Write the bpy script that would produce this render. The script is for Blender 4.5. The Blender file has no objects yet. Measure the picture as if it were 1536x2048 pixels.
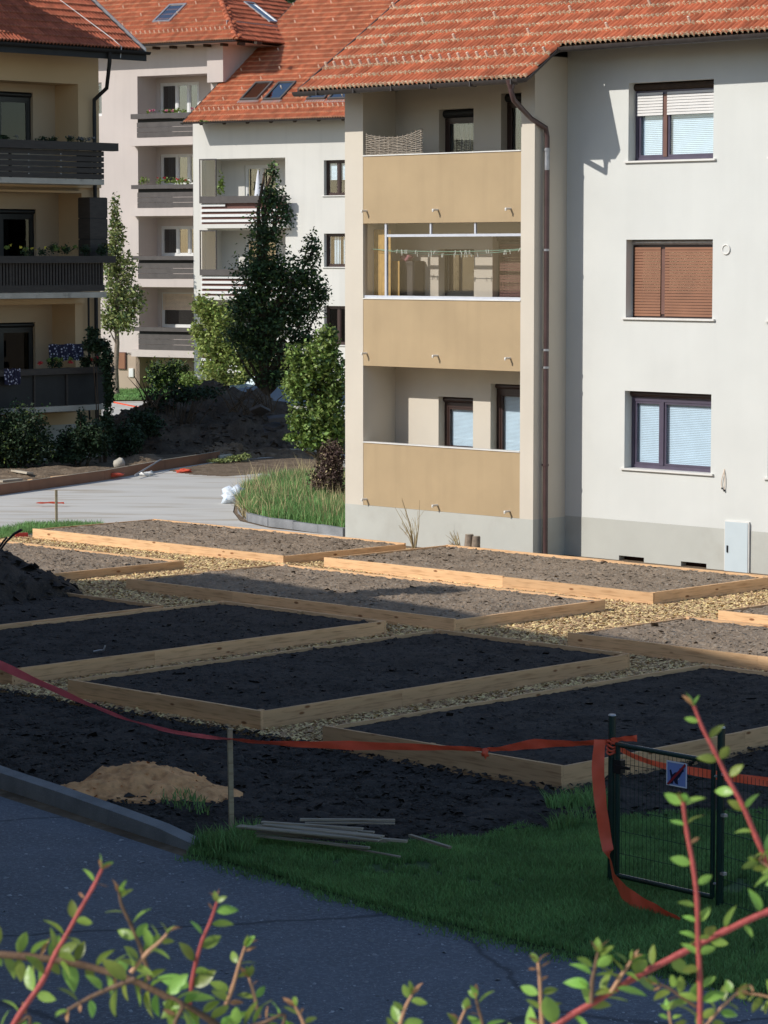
import bpy, math, random
import numpy as np
from mathutils import Vector, Matrix, Euler
S = bpy.context.scene
C = S.collection
R = math.radians
# ------------------------------------------------------------------ camera, sky, sun
FPX = 5700.0
PITCH = math.atan(512.0 / FPX)
H = 5.5
cam_d = bpy.data.cameras.new('camera'); cam = bpy.data.objects.new('camera', cam_d); C.objects.link(cam)
cam.location = (0, 0, H); cam.rotation_euler = (math.pi / 2 - PITCH, 0, 0)
cam_d.sensor_fit = 'VERTICAL'; cam_d.sensor_height = 36.0; cam_d.sensor_width = 27.0
cam_d.lens = 36.0 * FPX / 2048.0
cam_d.clip_start = 0.1; cam_d.clip_end = 1500
cam_d.dof.use_dof = True; cam_d.dof.focus_distance = 48.0; cam_d.dof.aperture_fstop = 34.0
S.camera = cam
S.render.resolution_x = 768; S.render.resolution_y = 1024
SUN_EL = R(34.0)
LD = (0.917, 0.399)                      # direction the light travels over the ground
w = bpy.data.worlds.new('World'); S.world = w; w.use_nodes = True
nt = w.node_tree; nt.nodes.clear()
sk = nt.nodes.new('ShaderNodeTexSky'); sk.sky_type = 'NISHITA'; sk.sun_disc = False
sk.sun_elevation = SUN_EL; sk.sun_rotation = math.atan2(-LD[0], -LD[1])
sk.air_density = 1.0; sk.dust_density = 0.4; sk.ozone_density = 1.2
bg = nt.nodes.new('ShaderNodeBackground'); bg.inputs['Strength'].default_value = 0.135
wo = nt.nodes.new('ShaderNodeOutputWorld')
nt.links.new(sk.outputs[0], bg.inputs[0]); nt.links.new(bg.outputs[0], wo.inputs[0])
sd = bpy.data.lights.new('sun', 'SUN'); sd.energy = 3.9; sd.angle = R(0.5); sd.color = (1.0, 0.955, 0.895)
so = bpy.data.objects.new('sun', sd); C.objects.link(so); so.location = (0, 0, 60)
dv = Vector((LD[0] * math.cos(SUN_EL), LD[1] * math.cos(SUN_EL), -math.sin(SUN_EL)))
so.rotation_euler = dv.to_track_quat('-Z', 'Y').to_euler()
S.view_settings.view_transform = 'Standard'; S.view_settings.look = 'None'
S.view_settings.exposure = 0.0; S.view_settings.gamma = 1.0
try: S.view_settings.use_curve_mapping = False
except Exception: pass
S.render.engine = 'CYCLES'
rng = np.random.default_rng(7); random.seed(7)
# ------------------------------------------------------------------ pixel <-> place helpers
def ray(px, py):
    a = (px - 768) / FPX; b = (1024 - py) / FPX
    return (a, math.cos(PITCH) + b * math.sin(PITCH), -math.sin(PITCH) + b * math.cos(PITCH))
def G(px, py, z=0.0):
    r = ray(px, py); t = (z - H) / r[2]; return (r[0] * t, r[1] * t)
def AT(px, py, Y):
    r = ray(px, py); t = Y / r[1]; return Vector((r[0] * t, Y, H + r[2] * t))
def PX(x, y, z):
    dz = z - H; c = y * math.cos(PITCH) - dz * math.sin(PITCH); u = y * math.sin(PITCH) + dz * math.cos(PITCH)
    return 768 + FPX * x / c, 1024 - FPX * u / c
class Fr:                                  # a facade frame: x along the wall, y into the building
    def __init__(s, ox, oy, deg):
        s.o = (ox, oy); s.a = R(deg); s.X = (math.cos(s.a), math.sin(s.a)); s.Y = (-math.sin(s.a), math.cos(s.a))
    def w(s, x, y, z=0): return Vector((s.o[0] + x * s.X[0] + y * s.Y[0], s.o[1] + x * s.X[1] + y * s.Y[1], z))
    def l(s, wx, wy):
        a, b = wx - s.o[0], wy - s.o[1]; return (a * s.X[0] + b * s.X[1], a * s.Y[0] + b * s.Y[1])
    def p(s, px, py, c=0.0):               # pixel on the plane y=c  ->  local (x, z)
        r = ray(px, py); k = r[0] * s.Y[0] + r[1] * s.Y[1]
        t = (c + s.o[0] * s.Y[0] + s.o[1] * s.Y[1]) / k
        return s.l(r[0] * t, r[1] * t)[0], H + r[2] * t
    def x(s, px, c=0.0, py=600): return s.p(px, py, c)[0]
    def z(s, px, py, c=0.0): return s.p(px, py, c)[1]
# ------------------------------------------------------------------ mesh builder
class MB:
    def __init__(s): s.v = []; s.f = []; s.sm = []
    def add(s, vs, fs, smooth=False):
        n = len(s.v); s.v += [tuple(q) for q in vs]; s.f += [tuple(i + n for i in f) for f in fs]; s.sm += [smooth] * len(fs)
        return s
    def box(s, x0, x1, y0, y1, z0, z1, M=None):
        if x0 > x1: x0, x1 = x1, x0
        if y0 > y1: y0, y1 = y1, y0
        if z0 > z1: z0, z1 = z1, z0
        vs = [Vector(q) for q in ((x0,y0,z0),(x1,y0,z0),(x1,y1,z0),(x0,y1,z0),(x0,y0,z1),(x1,y0,z1),(x1,y1,z1),(x0,y1,z1))]
        if M: vs = [M @ q for q in vs]
        return s.add(vs, [(0,3,2,1),(4,5,6,7),(0,1,5,4),(1,2,6,5),(2,3,7,6),(3,0,4,7)])
    def quad(s, a, b, c, d): return s.add([a, b, c, d], [(0,1,2,3)])
    def prism(s, poly, d):                # poly: 3-D points, extruded by vector d
        n = len(poly); vs = [Vector(q) for q in poly]; vs += [q + Vector(d) for q in vs]
        return s.add(vs, [tuple(range(n))[::-1], tuple(range(n, 2 * n))] + [(i, (i+1) % n, (i+1) % n + n, i + n) for i in range(n)])
    def tube(s, pts, rad, n=8, cap=True, smooth=True):
        pts = [Vector(q) for q in pts]; m = len(pts)
        if not hasattr(rad, '__len__'): rad = [rad] * m
        vs = []; up = None
        for i, q in enumerate(pts):
            t = (pts[min(i+1, m-1)] - pts[max(i-1, 0)]).normalized()
            if up is None: up = Vector((0,0,1)) if abs(t.z) < .9 else Vector((1,0,0))
            a = t.cross(up)
            if a.length < 1e-5: a = t.cross(Vector((0,1,0)))
            a.normalize(); b = a.cross(t).normalized(); up = b
            for k in range(n):
                an = 2 * math.pi * k / n; vs.append(q + (a * math.cos(an) + b * math.sin(an)) * rad[i])
        fs = [(i*n+k, i*n+(k+1) % n, (i+1)*n+(k+1) % n, (i+1)*n+k) for i in range(m-1) for k in range(n)]
        s.add(vs, fs, smooth)
        if cap: s.add(vs[:n], [tuple(range(n))[::-1]]); s.add(vs[-n:], [tuple(range(n))])
        return s
    def build(s, name, m, parent=None, loc=None, rotz=0):
        me = bpy.data.meshes.new(name); me.from_pydata(s.v, [], s.f); 
        if any(s.sm): me.polygons.foreach_set('use_smooth', s.sm)
        if m: me.materials.append(m)
        return obj(name, me, parent, loc, rotz)
def obj(name, me, parent=None, loc=None, rotz=0):
    o = bpy.data.objects.new(name, me); C.objects.link(o); o.parent = parent
    if loc is not None: o.location = loc
    if rotz: o.rotation_euler = (0, 0, rotz)
    return o
def npmesh(name, V, F, m, parent=None, smooth=False, k=None):   # V (n,3), F (m,k)
    me = bpy.data.meshes.new(name); V = np.asarray(V, dtype=np.float32); F = np.asarray(F, dtype=np.int32)
    k = F.shape[1]
    me.vertices.add(len(V)); me.vertices.foreach_set('co', V.ravel())
    me.loops.add(F.size); me.loops.foreach_set('vertex_index', F.ravel())
    me.polygons.add(len(F)); me.polygons.foreach_set('loop_start', np.arange(0, F.size, k, dtype=np.int32))
    me.polygons.foreach_set('loop_total', np.full(len(F), k, dtype=np.int32))
    if smooth: me.polygons.foreach_set('use_smooth', np.ones(len(F), dtype=bool))
    me.update(calc_edges=True); me.validate()
    if m: me.materials.append(m)
    return obj(name, me, parent)
def tag(o, label=None, cat=None, group=None, kind=None):
    if label: o['label'] = label
    if cat: o['category'] = cat
    if group: o['group'] = group
    if kind: o['kind'] = kind
    return o
def root(name, fr_or_loc, label, cat, group=None, rotz=0):
    o = bpy.data.objects.new(name, None); C.objects.link(o)
    if isinstance(fr_or_loc, Fr): o.location = (fr_or_loc.o[0], fr_or_loc.o[1], 0); o.rotation_euler = (0, 0, fr_or_loc.a)
    else: o.location = fr_or_loc; o.rotation_euler = (0, 0, rotz)
    o.empty_display_size = .2
    return tag(o, label, cat, group)
# numpy value noise
def vnoise(x, y, seed=0):
    xi = np.floor(x).astype(np.int64); yi = np.floor(y).astype(np.int64); xf = x - xi; yf = y - yi
    def h(a, b):
        n = (a * 374761393 + b * 668265263 + seed * 982451653) & 0x7fffffff
        n = ((n ^ (n >> 13)) * 1274126177) & 0x7fffffff
        return ((n ^ (n >> 16)) & 0xffff) / 65535.0
    u = xf * xf * (3 - 2 * xf); v = yf * yf * (3 - 2 * yf)
    return (h(xi, yi) * (1-u) + h(xi+1, yi) * u) * (1-v) + (h(xi, yi+1) * (1-u) + h(xi+1, yi+1) * u) * v
def fbm(x, y, f, o=3, seed=0, g=.5):
    r = 0; a = 1; t = 0
    for i in range(o):
        r = r + a * (vnoise(x * f + 17.3 * i, y * f - 9.1 * i, seed + i) - .5); t += a; f *= 2.1; a *= g
    return r / t * 2
# ------------------------------------------------------------------ materials
def mat(name, col, rough=.8, var=.12, vs=3.0, bump=0.0, bs=40.0, spec=.3, metal=0.0, stretch=None, col2=None, c2s=6.0, c2t=(.5,.65), coords='pos', island=0.0, trans=0.0, speck=None, bdist=.01, streak=0.0, objrand=0.0, cracks=None):
    m = bpy.data.materials.new(name); m.use_nodes = True; n = m.node_tree.nodes; L = m.node_tree.links
    b = n['Principled BSDF']; b.inputs['Roughness'].default_value = rough; b.inputs['Metallic'].default_value = metal
    b.inputs['Specular IOR Level'].default_value = spec
    if coords == 'pos':
        g = n.new('ShaderNodeNewGeometry'); vec = g.outputs['Position']
    else:
        g = n.new('ShaderNodeTexCoord'); vec = g.outputs['Object']
    if stretch:
        mp = n.new('ShaderNodeMapping'); mp.inputs['Scale'].default_value = stretch; L.new(vec, mp.inputs['Vector']); vec = mp.outputs[0]
    def noise(sc, det=4):
        t = n.new('ShaderNodeTexNoise'); t.inputs['Scale'].default_value = sc; t.inputs['Detail'].default_value = det; L.new(vec, t.inputs['Vector']); return t.outputs['Fac']
    def mix(fac, a, c):
        x = n.new('ShaderNodeMix'); x.data_type = 'RGBA'
        if hasattr(fac, 'default_value') or hasattr(fac, 'links'): L.new(fac, x.inputs['Factor'])
        else: x.inputs['Factor'].default_value = fac
        for q, i in ((a, 6), (c, 7)):
            if isinstance(q, tuple): x.inputs[i].default_value = (*q, 1)
            else: L.new(q, x.inputs[i])
        return x.outputs[2]
    def rng_(v, a, c, lo=0., hi=1.):
        x = n.new('ShaderNodeMapRange'); x.inputs[1].default_value = a; x.inputs[2].default_value = c; x.inputs[3].default_value = lo; x.inputs[4].default_value = hi; L.new(v, x.inputs[0]); return x.outputs[0]
    lo = tuple(c * (1 - var) for c in col); hi = tuple(min(1, c * (1 + var)) for c in col)
    cc = mix(rng_(noise(vs), .3, .7), lo, hi)
    if col2: cc = mix(rng_(noise(c2s, 6), c2t[0], c2t[1]), cc, col2)
    if speck:                                  # (colour, scale, threshold)
        v = n.new('ShaderNodeTexVoronoi'); v.inputs['Scale'].default_value = speck[1]; L.new(vec, v.inputs['Vector'])
        cc = mix(rng_(v.outputs['Distance'], speck[2], speck[2] * .5), cc, speck[0])
    if island:
        gi = n.new('ShaderNodeNewGeometry')
        hs = n.new('ShaderNodeHueSaturation'); L.new(cc, hs.inputs['Color'])
        L.new(rng_(gi.outputs['Random Per Island'], 0, 1, 1 - island, 1 + island), hs.inputs['Value'])
        L.new(rng_(gi.outputs['Random Per Island'], 0, 1, .5 - island * .06, .5 + island * .05), hs.inputs['Hue'])
        cc = hs.outputs['Color']
    if streak:                                 # faint rain marks running down, soft large blotches
        g3 = n.new('ShaderNodeNewGeometry'); m3 = n.new('ShaderNodeMapping'); m3.inputs['Scale'].default_value = (3.5, 3.5, .22); t3 = n.new('ShaderNodeTexNoise'); t3.inputs['Scale'].default_value = 1.0; t3.inputs['Detail'].default_value = 6
        L.new(g3.outputs['Position'], m3.inputs['Vector']); L.new(m3.outputs[0], t3.inputs['Vector'])
        cc = mix(rng_(t3.outputs['Fac'], .50, .72, 0, streak), cc, tuple(c * .62 for c in col))
    if cracks:
        v2 = n.new('ShaderNodeTexVoronoi'); v2.feature = 'DISTANCE_TO_EDGE'; v2.inputs['Scale'].default_value = cracks; dn = n.new('ShaderNodeTexNoise'); dn.inputs['Scale'].default_value = 2.0; dn.inputs['Detail'].default_value = 6; L.new(vec, dn.inputs['Vector'])
        va = n.new('ShaderNodeMix'); va.data_type = 'VECTOR'; va.inputs['Factor'].default_value = .22; L.new(vec, va.inputs[4]); L.new(dn.outputs['Color'], va.inputs[5]); L.new(va.outputs[1], v2.inputs['Vector'])
        cc = mix(rng_(v2.outputs['Distance'], .012, .003, 0, .7), cc, tuple(c * .35 for c in col))
    if objrand:
        oi = n.new('ShaderNodeObjectInfo'); h2 = n.new('ShaderNodeHueSaturation'); L.new(cc, h2.inputs['Color']); L.new(rng_(oi.outputs['Random'], 0, 1, 1 - objrand, 1 + objrand * .6), h2.inputs['Value']); L.new(rng_(oi.outputs['Random'], 0, 1, .5 - objrand * .12, .5 + objrand * .05), h2.inputs['Hue']); cc = h2.outputs['Color']
    L.new(cc, b.inputs['Base Color'])
    if bump:
        bp = n.new('ShaderNodeBump'); bp.inputs['Strength'].default_value = bump; bp.inputs['Distance'].default_value = bdist
        L.new(noise(bs, 5), bp.inputs['Height']); L.new(bp.outputs[0], b.inputs['Normal'])
    if trans:
        tr = n.new('ShaderNodeBsdfTranslucent'); L.new(cc, tr.inputs['Color']); ms = n.new('ShaderNodeMixShader'); ms.inputs[0].default_value = trans
        L.new(b.outputs[0], ms.inputs[1]); L.new(tr.outputs[0], ms.inputs[2]); L.new(ms.outputs[0], n['Material Output'].inputs[0])
    return m
def glassmat(name, tint=(.85,.9,.92), refl=.22):
    m = bpy.data.materials.new(name); m.use_nodes = True; n = m.node_tree.nodes; L = m.node_tree.links; n.clear()
    t = n.new('ShaderNodeBsdfTransparent'); t.inputs[0].default_value = (*tint, 1); g = n.new('ShaderNodeBsdfGlossy'); g.inputs['Roughness'].default_value = .02
    f = n.new('ShaderNodeLayerWeight'); f.inputs[0].default_value = .35
    r = n.new('ShaderNodeMapRange'); r.inputs[3].default_value = refl * .4; r.inputs[4].default_value = min(1, refl * 2.2); L.new(f.outputs['Facing'], r.inputs[0])
    x = n.new('ShaderNodeMixShader'); L.new(r.outputs[0], x.inputs[0]); L.new(t.outputs[0], x.inputs[1]); L.new(g.outputs[0], x.inputs[2])
    o = n.new('ShaderNodeOutputMaterial'); L.new(x.outputs[0], o.inputs[0]); return m
def tilemat(name, col, lich=.8):
    m = bpy.data.materials.new(name); m.use_nodes = True; n = m.node_tree.nodes; L = m.node_tree.links
    b = n['Principled BSDF']; b.inputs['Roughness'].default_value = .75; b.inputs['Specular IOR Level'].default_value = .25
    g = n.new('ShaderNodeNewGeometry'); at = n.new('ShaderNodeAttribute'); at.attribute_name = 'edge'
    def noise(sc, det=4):
        t = n.new('ShaderNodeTexNoise'); t.inputs['Scale'].default_value = sc; t.inputs['Detail'].default_value = det; L.new(g.outputs['Position'], t.inputs['Vector']); return t.outputs['Fac']
    def mr(v, a, c, lo=0., hi=1.):
        x = n.new('ShaderNodeMapRange'); x.inputs[1].default_value = a; x.inputs[2].default_value = c; x.inputs[3].default_value = lo; x.inputs[4].default_value = hi; L.new(v, x.inputs[0]); return x.outputs[0]
    def mix(f, a, c):
        x = n.new('ShaderNodeMix'); x.data_type = 'RGBA'; L.new(f, x.inputs['Factor'])
        for q, i in ((a, 6), (c, 7)):
            if isinstance(q, tuple): x.inputs[i].default_value = (*q, 1)
            else: L.new(q, x.inputs[i])
        return x.outputs[2]
    base = mix(mr(noise(5.0, 3), .35, .65), tuple(c * .78 for c in col), tuple(c * 1.15 for c in col))
    base = mix(mr(noise(.5, 3), .3, .7, 0, .35), base, (col[0] * .7, col[1] * .75, col[2] * .9))
    ma = n.new('ShaderNodeMath'); ma.operation = 'MULTIPLY'; L.new(mr(noise(34, 5), .40, .56), ma.inputs[0]); L.new(mr(at.outputs['Fac'], 0.2, 1.0, 0, lich), ma.inputs[1])
    base = mix(ma.outputs[0], base, (.50, .42, .27))
    oi = n.new('ShaderNodeObjectInfo'); ad = n.new('ShaderNodeMath'); ad.operation = 'ADD'; fr2 = n.new('ShaderNodeMath'); fr2.operation = 'FRACT'
    L.new(oi.outputs['Random'], ad.inputs[0]); L.new(g.outputs['Random Per Island'], ad.inputs[1]); L.new(ad.outputs[0], fr2.inputs[0])
    hs = n.new('ShaderNodeHueSaturation'); L.new(base, hs.inputs['Color']); L.new(mr(fr2.outputs[0], 0, 1, .84, 1.26), hs.inputs['Value']); base = hs.outputs['Color']
    L.new(base, b.inputs['Base Color'])
    bp = n.new('ShaderNodeBump'); bp.inputs['Strength'].default_value = .35; bp.inputs['Distance'].default_value = .01; L.new(noise(60, 4), bp.inputs['Height']); L.new(bp.outputs[0], b.inputs['Normal'])
    return m
def woodmat(name, col, knots=True, grey=0.0):
    m = mat(name, col, .75, .10, 1.3, .15, 30, .2, coords='obj', stretch=(.6, 9, 9), col2=(col[0]*.62, col[1]*.55, col[2]*.5), c2s=4, c2t=(.5, .72))
    n = m.node_tree.nodes; L = m.node_tree.links; b = n['Principled BSDF']
    oi = n.new('ShaderNodeObjectInfo'); hs = n.new('ShaderNodeHueSaturation'); src = b.inputs['Base Color'].links[0].from_socket
    mr = n.new('ShaderNodeMapRange'); mr.inputs[3].default_value = .82; mr.inputs[4].default_value = 1.12; L.new(oi.outputs['Random'], mr.inputs[0]); L.new(mr.outputs[0], hs.inputs['Value']); L.new(src, hs.inputs['Color'])
    if knots:
        tc = n.new('ShaderNodeTexCoord'); mp = n.new('ShaderNodeMapping'); mp.inputs['Scale'].default_value = (2.6, 7, 7); v = n.new('ShaderNodeTexVoronoi'); v.inputs['Scale'].default_value = 1.0
        va = n.new('ShaderNodeVectorMath'); va.operation = 'ADD'; cx = n.new('ShaderNodeCombineXYZ'); mm = n.new('ShaderNodeMath'); mm.operation = 'MULTIPLY'; mm.inputs[1].default_value = 40
        L.new(oi.outputs['Random'], mm.inputs[0]); L.new(mm.outputs[0], cx.inputs[0]); L.new(tc.outputs['Object'], va.inputs[0]); L.new(cx.outputs[0], va.inputs[1])
        L.new(va.outputs[0], mp.inputs[0]); L.new(mp.outputs[0], v.inputs['Vector'])
        r = n.new('ShaderNodeMapRange'); r.inputs[1].default_value = .16; r.inputs[2].default_value = .09; L.new(v.outputs['Distance'], r.inputs[0])
        x = n.new('ShaderNodeMix'); x.data_type = 'RGBA'; L.new(r.outputs[0], x.inputs['Factor']); L.new(hs.outputs[0], x.inputs[6]); x.inputs[7].default_value = (col[0]*.35, col[1]*.25, col[2]*.2, 1)
        L.new(x.outputs[2], b.inputs['Base Color'])
    else: L.new(hs.outputs[0], b.inputs['Base Color'])
    return m
M = dict(
 white=mat('plaster_white', (.66,.665,.625), .9, .04, .8, .25, 90, .15, streak=.05),
 cream=mat('plaster_cream', (.63,.57,.475), .9, .04, .8, .25, 90, .15, streak=.05),
 tan=mat('plaster_tan', (.45,.335,.20), .9, .06, 1.2, .3, 90, .15, streak=.16),
 plinth=mat('plinth_grey', (.50,.50,.45), .9, .06, 1.0, .3, 80, .15, col2=(.44,.43,.38), c2s=1.5, c2t=(.55,.8)),
 pink=mat('plaster_pink', (.57,.505,.465), .9, .05, .5, .2, 60, .15, streak=.12),
 pinkplinth=mat('plinth_pink', (.44,.345,.265), .9, .06, .5, .2, 60, .15),
 offwhite=mat('plaster_offwhite', (.65,.635,.585), .9, .04, .5, .2, 60, .15, streak=.12),
 yellow=mat('plaster_yellow', (.62,.45,.265), .9, .07, .5, .2, 60, .15),
 yellowin=mat('plaster_pale_yellow', (.56,.44,.30), .9, .05, .5, .2, 60, .15),
 concrete=mat('concrete_pale', (.48,.45,.38), .9, .14, 2, .3, 50, .2, col2=(.22,.20,.17), c2s=3, c2t=(.6,.75)),
 tile=tilemat('roof_tile_red', (.47,.13,.058), .95),
 tile_b=tilemat('roof_tile_orange', (.47,.135,.06), .5),
 tile_c=tilemat('roof_tile_dark_red', (.40,.105,.05), .15),
 hook=mat('hook_cream', (.75,.60,.46), .6, .1),
 gutter=mat('gutter_brown', (.05,.042,.04), .5, .2, 6, 0, spec=.5),
 soffit=mat('soffit_dark_wood', (.05,.033,.022), .8, .2, 8),
 pipe=mat('downpipe_brown', (.085,.048,.045), .35, .15, 3, 0, spec=.6),
 zinc=mat('zinc_grey', (.45,.45,.46), .4, .15, 8, 0, spec=.5, metal=.6),
 capw=mat('cap_white_metal', (.74,.72,.67), .45, .05, 5, 0, spec=.5),
 alu=mat('aluminium_frame', (.62,.64,.70), .35, .05, 5, 0, spec=.5, metal=.3),
 brownframe=mat('window_frame_brown', (.045,.022,.018), .4, .1, 5, 0, spec=.5),
 brownpost=mat('window_post_brown', (.17,.085,.065), .4, .1, 5, 0, spec=.5),
 purpleframe=mat('window_frame_plum', (.085,.07,.105), .35, .1, 5, 0, spec=.5),
 darkframe=mat('window_frame_black', (.015,.017,.018), .4, .1, 5, 0, spec=.5),
 whiteframe=mat('window_frame_white', (.72,.72,.70), .4, .04, 5, 0, spec=.5),
 blind=mat('blind_pale_blue', (.74,.84,.86), .5, .05, 5), shutterw=mat('shutter_white', (.72,.70,.67), .5, .04, 5),
 shutterb=mat('shutter_brown', (.26,.115,.06), .55, .12, 2, 0, spec=.4), shutterr=mat('shutter_dusty_red', (.16,.075,.06), .55, .1, 3),
 curtain=mat('curtain_grey', (.16,.16,.16), .9, .2, 6, stretch=(8,8,.5)), room=mat('room_dark', (.025,.024,.022), .9),
 glass=glassmat('window_glass', (.94,.97,1.0), .12), glassd=glassmat('window_glass_dark', (.35,.4,.38), .07), glassp=glassmat('window_glass_far', (.6,.65,.68), .22), glasss=glassmat('skylight_glass', (.5,.55,.6), .45), glassc=glassmat('balcony_glass', (.92,.92,.92), .05),
 board_dark=mat('board_dark_brown', (.045,.037,.031), .6, .2, 4, .1, 30, .4, stretch=(1,1,6)), board_grey=mat('board_slate_grey', (.095,.085,.08), .7, .12, 4, .1, 40, .3),
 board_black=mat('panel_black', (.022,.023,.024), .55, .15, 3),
 asphalt=mat('asphalt', (.135,.15,.18), .85, .14, 1.0, .6, 55, .3, col2=(.21,.23,.26), c2s=26, c2t=(.46,.70), cracks=.32, speck=((.34,.36,.38), 34, .22)),
 road=mat('road_light_concrete', (.57,.545,.495), .85, .07, .7, .3, 40, .2, col2=(.40,.34,.26), c2s=1.2, c2t=(.52,.72), stretch=(.3, 1.3, 1)),
 earth=mat('earth_brown', (.17,.125,.085), .95, .25, 1.5, .9, 14, .1, col2=(.26,.20,.14), c2s=5, c2t=(.5,.7), bdist=.04),
 soil_dry=mat('soil_dry', (.275,.21,.15), .95, .2, 2.0, 1.0, 22, .1, col2=(.36,.31,.25), c2s=16, c2t=(.55,.7), bdist=.03),
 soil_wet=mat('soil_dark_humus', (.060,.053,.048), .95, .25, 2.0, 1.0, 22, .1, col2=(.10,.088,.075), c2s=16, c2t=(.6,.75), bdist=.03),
 chipbed=mat('chip_bed', (.36,.235,.105), .9, .3, 30, 1.0, 30, .1, col2=(.16,.10,.05), c2s=28, c2t=(.5,.62), bdist=.02),
 chip=mat('wood_chip', (.66,.47,.24), .85, .15, 3, island=.45),
 grass=mat('grass_blade', (.19,.34,.11), .7, .25, 1.2, island=.35, trans=.25),
 grass_far=mat('grass_far', (.12,.22,.04), .8, .25, 1.2, .5, 14, col2=(.20,.27,.07), c2s=4, c2t=(.5,.7)),
 lawn=mat('lawn_ground', (.07,.12,.045), .9, .3, 4, .8, 30),
 straw=mat('dry_grass', (.42,.34,.18), .8, .2, 3, island=.25),
 kerb=mat('kerb_concrete', (.24,.245,.25), .9, .18, 3, .6, 40, .2, speck=((.38,.38,.36), 45, .2)),
 wood=woodmat('board_fresh_spruce', (.75,.475,.255)),
 wood_old=woodmat('lath_weathered', (.42,.37,.29), False), stake=woodmat('stake_wood', (.40,.33,.22), False),
 saw=mat('sawdust', (.80,.43,.20), .95, .2, 4, .6, 60, .1, col2=(.52,.26,.12), c2s=9, c2t=(.5,.7)),
 tape=mat('barrier_tape_orange', (.95,.15,.075), .4, .08, 8, 0, spec=.5, trans=.2),
 green=mat('powder_coat_green', (.008,.032,.026), .25, .1, 6, 0, spec=.6), black=mat('black_plastic', (.012,.012,.013), .4),
 red=mat('red_paint', (.40,.05,.04), .5), stone=mat('rock_pale', (.46,.42,.35), .9, .15, 4, .5, 12),
 plastic=mat('plastic_sack', (.70,.76,.82), .35, .08, 6, .4, 14, col2=(.15,.35,.6), c2s=9, c2t=(.62,.66)),
 bark=mat('bark_brown', (.11,.08,.055), .9, .25, 12, .6, 30, .1, stretch=(1,1,.3)), bark_pale=mat('bark_pale', (.25,.20,.155), .9, .25, 12, .5, 30, .1),
 leaf_dark=mat('leaf_dark', (.075,.125,.048), .55, .2, 1.2, island=.45, trans=.15, spec=.35),
 leaf_light=mat('leaf_light', (.27,.31,.11), .55, .2, 1.2, island=.4, trans=.2, spec=.3),
 leaf_yel=mat('leaf_yellow_green', (.33,.39,.11), .55, .2, 1.5, island=.35, trans=.25),
 leaf_mid=mat('leaf_mid', (.21,.29,.07), .5, .2, 1.5, island=.4, trans=.25, spec=.4),
 leaf_brown=mat('leaf_purple_brown', (.10,.062,.05), .7, .3, 3, island=.4), leaf_deep=mat('leaf_deep_green', (.033,.058,.026), .6, .3, 2, island=.45, trans=.1),
 flower=mat('flower_red', (.55,.05,.06), .6, .2, 5, island=.3), flowerp=mat('flower_pink', (.70,.22,.34), .6, .2, 5, island=.2), flowery=mat('flower_yellow', (.7,.6,.08), .6),
 fleaf=mat('shrub_leaf', (.27,.45,.085), .35, .25, 30, .1, 200, .5, trans=.4, objrand=.38), fleaf_n=mat('shrub_leaf_new', (.45,.24,.12), .4, .2, 40, trans=.35),
 stem_red=mat('stem_red', (.42,.085,.075), .45, .2, 60, .2, 300), stem_brown=mat('stem_brown', (.17,.10,.06), .6, .25, 60, .2, 300), stem_tip=mat('stem_tip', (.50,.27,.15), .5, .15, 60),
 wicker=mat('wicker_grey', (.30,.255,.205), .8, .2, 8, island=.4), bamboo=mat('bamboo_yellow', (.58,.37,.13), .7, .15, 10, island=.2),
 rope=mat('line_green', (.25,.50,.38), .5), peg=mat('peg_pale', (.62,.66,.60), .5, island=.3), cloth=mat('cloth_pink', (.50,.22,.25), .8), spot=mat('cloth_spotted', (.02,.02,.05), .7, speck=((.55,.55,.65), 14, .42)),
 steel=mat('cabinet_pale_metal', (.56,.63,.65), .35, .03, 3, 0, spec=.4), void=mat('opening_dark_brown', (.03,.012,.008), .9), paint_car=mat('car_paint_blue', (.05,.09,.16), .25, spec=.7),
 tyre=mat('tyre', (.02,.02,.02), .8), soil_heap=mat('soil_heap_brown', (.105,.082,.062), .95, .25, 2.0, 1.0, 14, .1, col2=(.16,.125,.095), c2s=5, c2t=(.55,.7), bdist=.04), tape_pink=mat('barrier_tape_pink', (.95,.21,.24), .4, .08, 8, 0, spec=.5, trans=.2), grit=mat('grit_pale', (.30,.31,.33), .9, .2, 5, island=.4),
 sky_blue=mat('sign_blue', (.20,.28,.60), .5), ink=mat('sign_ink', (.012,.014,.05), .5), signwhite=mat('sign_white', (.70,.72,.78), .5), signred=mat('sign_red', (.30,.02,.03), .5),
 hill=mat('hill_forest', (.03,.05,.02), .9, .4, .3, 1, 2, .1, bdist=.6), hide=mat('house_plaster', (.55,.52,.45), .9, .05, .5),
)
# ================================================================== THE SETTING
RB = Fr(-.76, 55.8, -44.66)               # the tall house on the right and the bed grid in front of it
YB = Fr(*AT(202, 700, 79.0).xy, 45.34)    # the yellow house on the left
PK = Fr(*AT(278, 700, 117.5).xy, -33.0)   # the pink house
MD = Fr(*AT(388, 700, 114.0).xy, -33.0)   # the pale house with the big roof
def st(o, label=None): o['kind'] = 'structure'; return tag(o, label)
def sheet(name, m, poly, z):
    mb = MB(); mb.add([(x, y, z) for x, y in poly], [tuple(range(len(poly)))]); return st(mb.build(name, m))
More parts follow.
